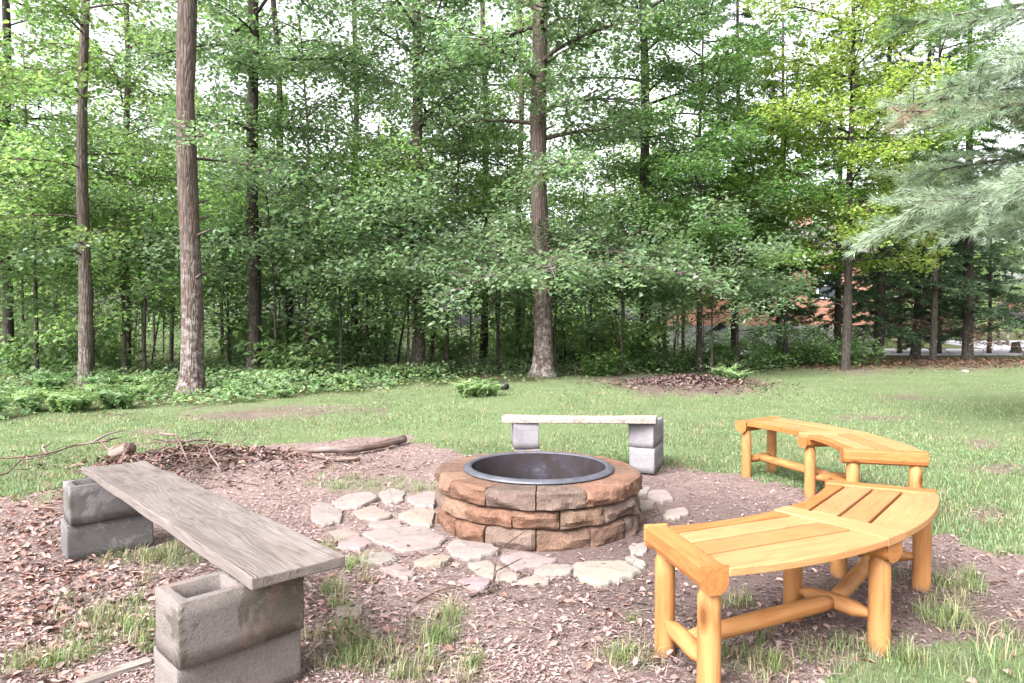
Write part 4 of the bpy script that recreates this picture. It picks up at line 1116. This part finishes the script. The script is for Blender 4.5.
# dark conifers with dead lower twigs
def spruce(px, d, H, r, label, seed, lean=(0, 0), green=(.07, .115, .06), z0=.9, n=46, proto=None):
    rng = np.random.default_rng(seed); random.seed(seed)
    x = P(px, d); root = empty('spruce_tree', (x, d, 0)); tag(root, label, 'tree', 'dark conifers by the driveway')
    mb = MB(); at = trunk_tube(mb, rng, H, r, lean, 1.25, .3, .02, 12); bb = mb; C, N_, Hd, Sz, Tt = [], [], [], [], []
    for k in range(n):
        z = z0 + (H - z0) * k / n; f = z / H; az = k * 2.4 + rng.normal(0, .3); L = (2.6 * (1 - f) + .5) * rng.uniform(.7, 1.1)
        dead = z < 2.8 and rng.random() < .55
        p = at(z); pts = [p]; el = .1
        for q in range(5):
            pts.append(pts[-1] + np.array([math.cos(az) * math.cos(el), math.sin(az) * math.cos(el), math.sin(el)]) * L / 5); el -= .16
        bb.tube(pts, list(np.linspace(.018, .004, 6)), 4, cap=False)
        for j in range(int(L * 7)):
            t = rng.uniform(.2, 1); i = min(int(t * 5), 4); b = pts[i] + (pts[i + 1] - pts[i]) * (t * 5 - i); a2 = az + rng.choice([-1, 1]) * rng.uniform(.5, 1.2); l = rng.uniform(.2, .6) * (1.2 - t * .5)
            e = b + np.array([math.cos(a2) * l, math.sin(a2) * l, -l * rng.uniform(.1, .6)])
            bb.tube([b, e], [.008, .004], 3, cap=False)
            m = int((8 if dead else 48) * l / .4)
            u = rng.random((m, 1)); C.append(b + (e - b) * u); N_.append(np.stack([rng.normal(0, .6, m), rng.normal(0, .6, m), np.ones(m)], 1))
            Hd.append(a2 + rng.choice([-1, 1], m) * rng.uniform(.4, 1.1, m)); Sz.append(rng.uniform(.09, .18, m)); Tt.append(jit((.16, .10, .07) if dead else green, m, .25, .05, rng))
    mb.build('trunk', M['bark_dark'], root, smooth=True)
    V, Fa, tt = leaf_arrays(np.concatenate(C), np.concatenate(N_), np.concatenate(Hd), np.concatenate(Sz), np.concatenate(Tt), .22)
    obj('crown', mesh_np('crown', V, [Fa], tt), M['needle'], root)
spruce(735, 22.5, 13, .12, 'dark conifer trunk left of the brick house view', 501, n=70, z0=1.5)
spruce(780, 24, 12, .11, 'dark thin conifer in front of the brick house', 502, n=60, z0=1.5)
spruce(838, 24.5, 12, .12, 'dark conifer behind the yellow green maple', 503, n=64, z0=1.2)
spruce(877, 25.5, 13, .19, 'thick dark conifer leaning slightly, middle of the driveway row', 504, (.035, 0), n=70, z0=1.3)
spruce(915, 26, 13, .17, 'thick dark conifer with bare foot before the driveway', 505, (.04, 0), n=70, z0=1.3)
spruce(967, 25, 13, .19, 'dark conifer with dead brown twigs nearest the right edge', 506, n=84, z0=.7)
for q_, (px_, d_, H_) in enumerate([(878, 32, 8), (900, 31, 7), (940, 30.5, 8), (990, 31, 7.5)]):
    spruce(px_, d_, H_, .09, 'small dark conifer filling the gap between the conifer trunks and the house', 520 + q_, n=60, z0=.5 if px_ < 880 else 1.0)
spruce(1045, 27, 13, .18, 'dark conifer beyond the right edge behind the stump', 507, n=56, z0=1.2)

# the white pine whose boughs reach in from the right
def pine():
    rng = np.random.default_rng(611); random.seed(611)
    root = empty('pine_tree', (7.8, 7.6, 0)); tag(root, 'soft pale green pine whose long needled boughs reach in from the right', 'tree')
    mb = MB(); at = trunk_tube(mb, rng, 11, .17, (0, 0), 1.3, .35, .02, 14); bb = mb; V, Tt = [], []
    def needles(b, dr, m, col, L):
        dr = dr / np.linalg.norm(dr)
        a = rng.normal(0, 1, (m, 3)); a -= np.outer(a @ dr, dr); a /= np.linalg.norm(a, axis=1, keepdims=True)
        dd = dr[None] * rng.uniform(.35, 1.1, (m, 1)) + a * rng.uniform(.35, .9, (m, 1)); dd[:, 2] -= .15; dd /= np.linalg.norm(dd, axis=1, keepdims=True)
        l = L * rng.uniform(.7, 1.15, (m, 1)); w = np.cross(dd, rng.normal(0, 1, (m, 3))); w /= np.linalg.norm(w, axis=1, keepdims=True)
        o = b[None] + dr[None] * rng.uniform(-.03, .03, (m, 1))
        V.append(np.stack([o - w * .0026, o + w * .0026, o + dd * l * np.array([1, 1, .95])], 1).reshape(-1, 3)); Tt.append(np.repeat(jit(col, m, .14, .05, rng), 3, axis=0))
    def bough(z, az, L, el, droop, col, wid=.55):
        n = 9; pts = [at(z)]; e = el
        for k in range(n):
            pts.append(pts[-1] + np.array([math.cos(az) * math.cos(e), math.sin(az) * math.cos(e), math.sin(e)]) * L / n); e -= droop / n; az += rng.normal(0, .04)
        bb.tube(pts, list(np.linspace(.035, .006, n + 1)), 6, cap=False)
        for j in range(int(L * 20)):
            t = rng.uniform(.22, 1); i = min(int(t * n), n - 1); b = pts[i] + (pts[i + 1] - pts[i]) * (t * n - i)
            a2 = az + rng.choice([-1, 1]) * rng.uniform(.25, 1.0); l = rng.uniform(.25, .75) * (1.15 - .5 * t) * wid / .55
            d = np.array([math.cos(a2), math.sin(a2), rng.uniform(-.75, .25)]); q = b + d * l
            bb.tube([b, (b + q) / 2 + np.array([0, 0, -.02]), q], [.006, .005, .003], 4, cap=False)
            for s in range(max(2, int(l / .085))): needles(b + (q - b) * min(1, (s + 1.2) * .085 / l), d + np.array([0, 0, .15]), 30, col, .125)
        needles(pts[-1], pts[-1] - pts[-2], 22, col, .11)
    PALE = (.275, .34, .255); GR = (.22, .285, .19); BRN = (.28, .22, .16)
    bough(2.75, PI + .10, 3.5, .02, .2, PALE, .8); bough(2.9, PI + .38, 3.1, .0, .2, PALE, .75); bough(2.75, PI - .22, 3.4, .0, .2, GR, .7); bough(2.55, PI + .22, 2.7, .0, .2, PALE, .7)
    bough(3.75, PI + .15, 3.6, -.02, .25, GR, .6); bough(3.9, PI - .15, 3.6, .05, .3, PALE, .55); bough(3.7, PI + .42, 3.1, .0, .3, PALE, .6)
    bough(3.25, PI + .3, 2.7, .0, .25, PALE, .7); bough(3.3, PI - .25, 3.1, .0, .2, GR, .7); bough(4.25, PI + .3, 2.9, .0, .3, PALE, .6); bough(4.2, PI + .05, 3.2, .0, .3, GR, .6); bough(2.2, PI + .15, 2.2, .0, .3, GR, .6); bough(4.6, PI + .45, 2.6, .0, .3, PALE, .5)
    bough(3.55, PI + .0, 3.8, .04, .15, BRN, .3)
    bough(4.75, PI + .1, 3.2, .02, .3, GR, .45); bough(4.9, PI - .3, 3.3, .1, .3, (.11, .18, .08), .5); bough(5.6, PI + .2, 2.6, .1, .3, (.12, .19, .08), .5)
    for k in range(12): bough(2.6 + k * .65, k * 1.25 - 1.2, 2.6 - .1 * k, .1, .3, GR, .5) if abs(((k * 1.25 - 1.2) % 6.283) - PI) > .9 else None
    mb.build('trunk', M['bark_grey'], root, smooth=True)
    V_ = np.concatenate(V); n = len(V_) // 3
    obj('crown', mesh_np('crown', V_, [np.arange(n * 3).reshape(-1, 3)], np.concatenate(Tt)), M['needle'], root)
pine()

# ------------------------------------------------------------------ ferns and undergrowth
def fern_proto(seed, col):
    rng = np.random.default_rng(seed); C, N_, H_, S_, T_ = [], [], [], [], []; mb = MB()
    for k in range(11):
        az = k * 2 * PI / 11 + rng.normal(0, .2); L = rng.uniform(.45, .75); el = rng.uniform(1.0, 1.4); p = np.zeros(3); pts = [p]
        for q in range(8):
            p = p + np.array([math.cos(az) * math.cos(el), math.sin(az) * math.cos(el), math.sin(el)]) * L / 8; el -= .17; pts.append(p)
        mb.tube(pts, list(np.linspace(.004, .0015, 9)), 3, cap=False)
        for q in range(1, 9):
            for u in (0, .5):
                b = pts[q - 1] + (pts[q] - pts[q - 1]) * u; w = .17 * math.sin(min(1, (q + u) / 8.5 * 1.15) * PI * .85 + .25)
                for sgn in (-1, 1):
                    C.append(b); N_.append((rng.normal(0, .4) + .5 * math.cos(az), rng.normal(0, .4) + .5 * math.sin(az), 1)); H_.append(az + sgn * 1.25); S_.append(max(w, .03))
        T_.append(jit(col, 32, .1, .04, rng))
    V, Fa, tt = leaf_arrays(np.array(C), np.array(N_, float), np.array(H_), np.array(S_), np.concatenate(T_), .34, .05, .15)
    root = empty('fern', (0, 0, 0)); obj('foliage', mesh_np('foliage', V, [Fa], tt), M['leaf_thin'], root); mb.build('stem', M['twig'], root)
    return root
fp = [fern_proto(701, (.19, .275, .13)), fern_proto(702, (.15, .235, .105)), fern_proto(703, (.22, .31, .14))]; fu = [False] * 3
def fern(px, py, k, s, label, group):
    o = fp[k] if not fu[k] else copy_tree(fp[k]); fu[k] = True
    p = gp(px, py); o.location = p; o.rotation_euler = (0, 0, g.uniform(0, 6.28)); o.scale = (s, s, s * g.uniform(.8, 1.1))
    tag(o, label, 'fern', group)
for k in range(62):
    t = k / 62; px_ = -30 + 470 * ((k * .618) % 1); lo = 425 - px_ * .095; py_ = lo - 4 - g.random() * 36
    if 160 < px_ < 222: px_ += 70 if k % 2 else -75
    fern(px_, max(py_, 378), k % 3, g.uniform(.4, 1.0), 'bushy green fern in the fern bank along the left edge of the woods', 'ferns along the woods edge')
for px_, py_, s_ in [(466, 398, 1.2), (474, 397, 1.3), (482, 398, 1.0), (490, 397, 1.1)]: fern(px_ , py_, 2, s_ * .68, 'bright yellow green fern standing beside the black drain pipe', 'bright ferns by the drain pipe')
for px_, py_, s_ in [(725, 381, 1.0), (738, 383, .9)]: fern(px_, py_, 0, s_, 'small fern growing on the right end of the mulch mound', 'ferns on the mulch mound')
# leafy ground cover
n = 170000
px = RNG.uniform(-160, 1000, n); d = 8.0 + 40 * RNG.random(n) ** 1.35; x = (px - 512) / F * d
la, fo, mu = masks(x, d)
pch = fbm(x * .45, d * .45, 71.)
keep = (fo > .5) & (RNG.random(n) < .15 + 1.1 * sstep(.44, .62, pch)) & ~((px > 860) & (d > 20)) & ~((np.abs(px - 190) < 30) & (d < 12.9) & (RNG.random(n) < .4))
x, d, pch = x[keep], d[keep], pch[keep]; n = len(x)
hh = RNG.random(n) ** 1.4 * (.07 + .32 * sstep(.4, .7, pch) + .9 * sstep(18, 26, d) * sstep(.3, .6, pch))
hh = np.where((np.abs(x / d * F + 512 - 190) < 34) & (d < 13.2), hh * .3, hh)
V, Fa, tt = leaf_arrays(np.stack([x, d, gh(x, d) + hh], 1), np.stack([RNG.normal(0, .4, n), RNG.normal(0, .4, n) - .25, np.ones(n)], 1), RNG.uniform(0, 2 * PI, n), RNG.uniform(.04, .11, n) * (1 + .5 * sstep(20, 40, d)), jit((.145, .215, .10), n, .3, .1), .6)
tag(obj('undergrowth', mesh_np('undergrowth', V, [Fa], tt), M['leaf_thin']), 'low leafy green undergrowth covering the floor of the woods', 'undergrowth', kind='stuff')
# shrubs at the right of centre and by the house
def shrub(px, py, s, col, label, seed):
    rng = np.random.default_rng(seed); random.seed(seed); p = gp(px, py); root = empty('shrub', p); tag(root, label, 'shrub', 'shrubs at the edge of the woods'); lv = Leaves(); mb = MB()
    for k in range(16):
        a = k * 2.4; L = rng.uniform(.4, 1.0) * s; e = np.array([math.cos(a) * L * .7, math.sin(a) * L * .7, L * rng.uniform(.4, 1.0)])
        mb.tube([(0, 0, 0), e * .5 + np.array([0, 0, .1 * L]), e], [.012, .008, .003], 4, cap=False)
        for q in (.5, .75, 1.0): lv.disc(rng, e * q, 16, .22 * s, .07, a, .10, col, .5)
    mb.build('stem', M['twig'], root); obj('foliage', lv.mesh('foliage'), M['leaf_thin'], root)
    return root
shrub(800, 365, 1.3, (.12, .20, .09), 'pale leafy shrub below the brick house', 801)
shrub(780, 367, 1.0, (.10, .19, .05), 'low green shrub left of the pale leafy shrub', 802)
shrub(822, 366, 1.0, (.13, .21, .075), 'low green shrub right of the pale leafy shrub', 803)
shrub(700, 368, 1.1, (.09, .17, .05), 'green shrub behind the mulch mound', 804)
shrub(660, 371, 1.2, (.08, .15, .045), 'spreading dark green shrub under the dark mossy trunk', 805)
shrub(745, 369, 1.1, (.09, .17, .055), 'leafy shrub at the foot of the dark conifer', 806)
shrub(600, 376, .9, (.09, .16, .045), 'small shrub right of the big centre oak', 807)

low = [shrub(560, 360, 1.0, (.15, .225, .10), 'leafy low shrub among the trunks inside the woods', 811), shrub(300, 365, 1.0, (.135, .205, .085), 'leafy low shrub among the trunks inside the woods', 812), shrub(450, 362, 1.0, (.165, .235, .09), 'leafy low shrub among the trunks inside the woods', 813)]
for o in low: o['group'] = 'low shrubs among the trunks'; o.scale = (1.6, 1.6, 1.9)
for k in range(42):
    c = copy_tree(low[k % 3]); d_ = g.uniform(15.5, 32); px_ = -60 + (k * 263 + 40) % 780 + g.uniform(-20, 20)
    c.location = (P(px_, d_), d_, 0); c.rotation_euler = (0, 0, g.uniform(0, 6.28)); f_ = g.uniform(1.1, 2.1); c.scale = (f_, f_, f_ * g.uniform(.9, 1.5))

for px_, d_ in [(770, 26.5), (800, 28), (825, 27), (846, 21.5), (860, 28.5), (730, 27)]:
    c = copy_tree(low[0]); c.location = (P(px_, d_), d_, 0); c.rotation_euler = (0, 0, g.uniform(0, 6.28)); f_ = g.uniform(1.0, 1.6); c.scale = (f_, f_, f_)
    c['label'] = 'leafy shrub growing below the conifers in front of the brick house'; c['group'] = 'shrubs in front of the house'

# far woods beyond: one mass
rng = np.random.default_rng(91); lv = Leaves(); mb = MB()
for k in range(150):
    a = rng.uniform(-1.05, 1.05); d = rng.uniform(62, 100); x = d * math.tan(a) if abs(a) < .9 else d * 1.3 * np.sign(a)
    H = rng.uniform(7, 15); mb.tube([(x, d, 0), (x, d, H * .8)], [.16, .06], 5, cap=False)
    c = np.array((.19, .27, .12)) * math.exp(rng.normal(0, .2))
    for q in range(26):
        z = H * rng.uniform(.15, 1.0); r = 2.6 * math.sin(min(z / H, .98) * PI) + .5; b = rng.uniform(0, 6.28)
        lv.disc(rng, (x + r * math.cos(b) * rng.random(), d + r * math.sin(b) * rng.random(), z), 18, 1.1, .3, b, .5, c, .5)
o = obj('far_woods', lv.mesh('far_woods'), M['leaf']); tag(o, 'pale distant woods beyond the field behind the trees', 'woods', kind='stuff')
tag(mb.build('far_trunks', M['bark_dark'], None), 'thin distant trunks of the far woods', 'woods', kind='stuff')

# ------------------------------------------------------------------ brick house behind the trees
def house():
    x0, x1, y0, y1 = 10.4, 20.2, 38, 46; H0, H1 = 1.3, 5.0
    root = empty('brick_house', ((x0 + x1) / 2, y0, 0)); tag(root, 'orange red brick house on a grey foundation, half hidden behind the trees', 'house')
    cx = (x0 + x1) / 2; W = x1 - x0; D = y1 - y0; Tm = Matrix.Translation
    mb = MB(); mb.box(Tm((0, D / 2, H0 / 2)), W + .1, D + .1, H0); mb.build('foundation', M['found'], root)
    mb = MB(); mb.box(Tm((0, D / 2, (H0 + H1) / 2)), W, D, H1 - H0)
    mb.build('wall', M['brick'], root)
    mb = MB(); V = [(-W / 2 - .5, -.5, H1), (W / 2 + .5, -.5, H1), (W / 2 + .5, D + .5, H1), (-W / 2 - .5, D + .5, H1), (-W / 2 - .5, D / 2, H1 + 2.4), (W / 2 + .5, D / 2, H1 + 2.4)]
    mb.add(V, [(0, 1, 5, 4), (2, 3, 4, 5), (0, 4, 3), (1, 2, 5), (0, 3, 2, 1)]); rf = mb.build('roof', M['roof'], root)
    mb = MB(); mb.box(Tm((W * .3, D * .6, H1 + 2.2)), .7, .7, 1.9); mb.build('chimney', M['brick'], rf)
    for wx in (-3.2, -.6, 2.2):
        mb = MB()
        for (ox, oz, sx, sz) in ((-.55, 0, .1, 1.5), (.55, 0, .1, 1.5), (0, .7, 1.0, .1), (0, -.7, 1.0, .1), (0, 0, 1.0, .05)): mb.box(Tm((wx + ox, -.03, 3.5 + oz)), sx, .1, sz)
        w = mb.build('window', M['trim'], root)
        mb = MB(); mb.box(Tm((wx, -.005, 3.5)), 1.0, .02, 1.3); mb.build('pane', M['glass'], w)
    return root
house()

# ------------------------------------------------------------------ sky, sun, camera
SUN_EL, SUN_AZ = math.radians(42), math.radians(218)      # azimuth clockwise from +Y: left and slightly behind the camera
w = bpy.data.worlds.new('World'); sc.world = w; w.use_nodes = True
nt = w.node_tree; nt.nodes.clear()
sky = nt.nodes.new('ShaderNodeTexSky'); sky.sky_type = 'NISHITA'; sky.sun_disc = False
sky.sun_elevation = SUN_EL; sky.sun_rotation = SUN_AZ; sky.dust_density = 6.0; sky.air_density = 1.0; sky.ozone_density = 1.0
hs = nt.nodes.new('ShaderNodeHueSaturation'); hs.inputs['Saturation'].default_value = .12
bg = nt.nodes.new('ShaderNodeBackground'); bg.inputs[1].default_value = .15
wo = nt.nodes.new('ShaderNodeOutputWorld')
nt.links.new(sky.outputs[0], hs.inputs['Color']); nt.links.new(hs.outputs[0], bg.inputs[0]); nt.links.new(bg.outputs[0], wo.inputs[0])
sl = bpy.data.lights.new('sun', 'SUN'); sl.energy = 1.5; sl.angle = math.radians(24); sl.color = (1, .98, .96)
so = link(bpy.data.objects.new('sun', sl)); so.location = (-8, -4, 14)
dirv = Vector((math.sin(SUN_AZ) * math.cos(SUN_EL), math.cos(SUN_AZ) * math.cos(SUN_EL), math.sin(SUN_EL)))
so.rotation_euler = dirv.to_track_quat('Z', 'Y').to_euler()

cam = bpy.data.cameras.new('camera'); cam.sensor_width = 36; cam.lens = 36 * F / 1024; cam.clip_start = .05; cam.clip_end = 2000
co = link(bpy.data.objects.new('camera', cam)); co.location = (0, 0, CAMZ); co.rotation_euler = (PI / 2 - PITCH, 0, 0)
sc.camera = co
sc.view_settings.view_transform = 'Standard'; sc.view_settings.look = 'None'; sc.view_settings.gamma = 1; sc.view_settings.exposure = 2.1
sc.cycles.max_bounces = 8; sc.cycles.diffuse_bounces = 4; sc.cycles.glossy_bounces = 2; sc.cycles.transmission_bounces = 5
sc.cycles.use_denoising = True
sc.cycles.sample_clamp_indirect = 8
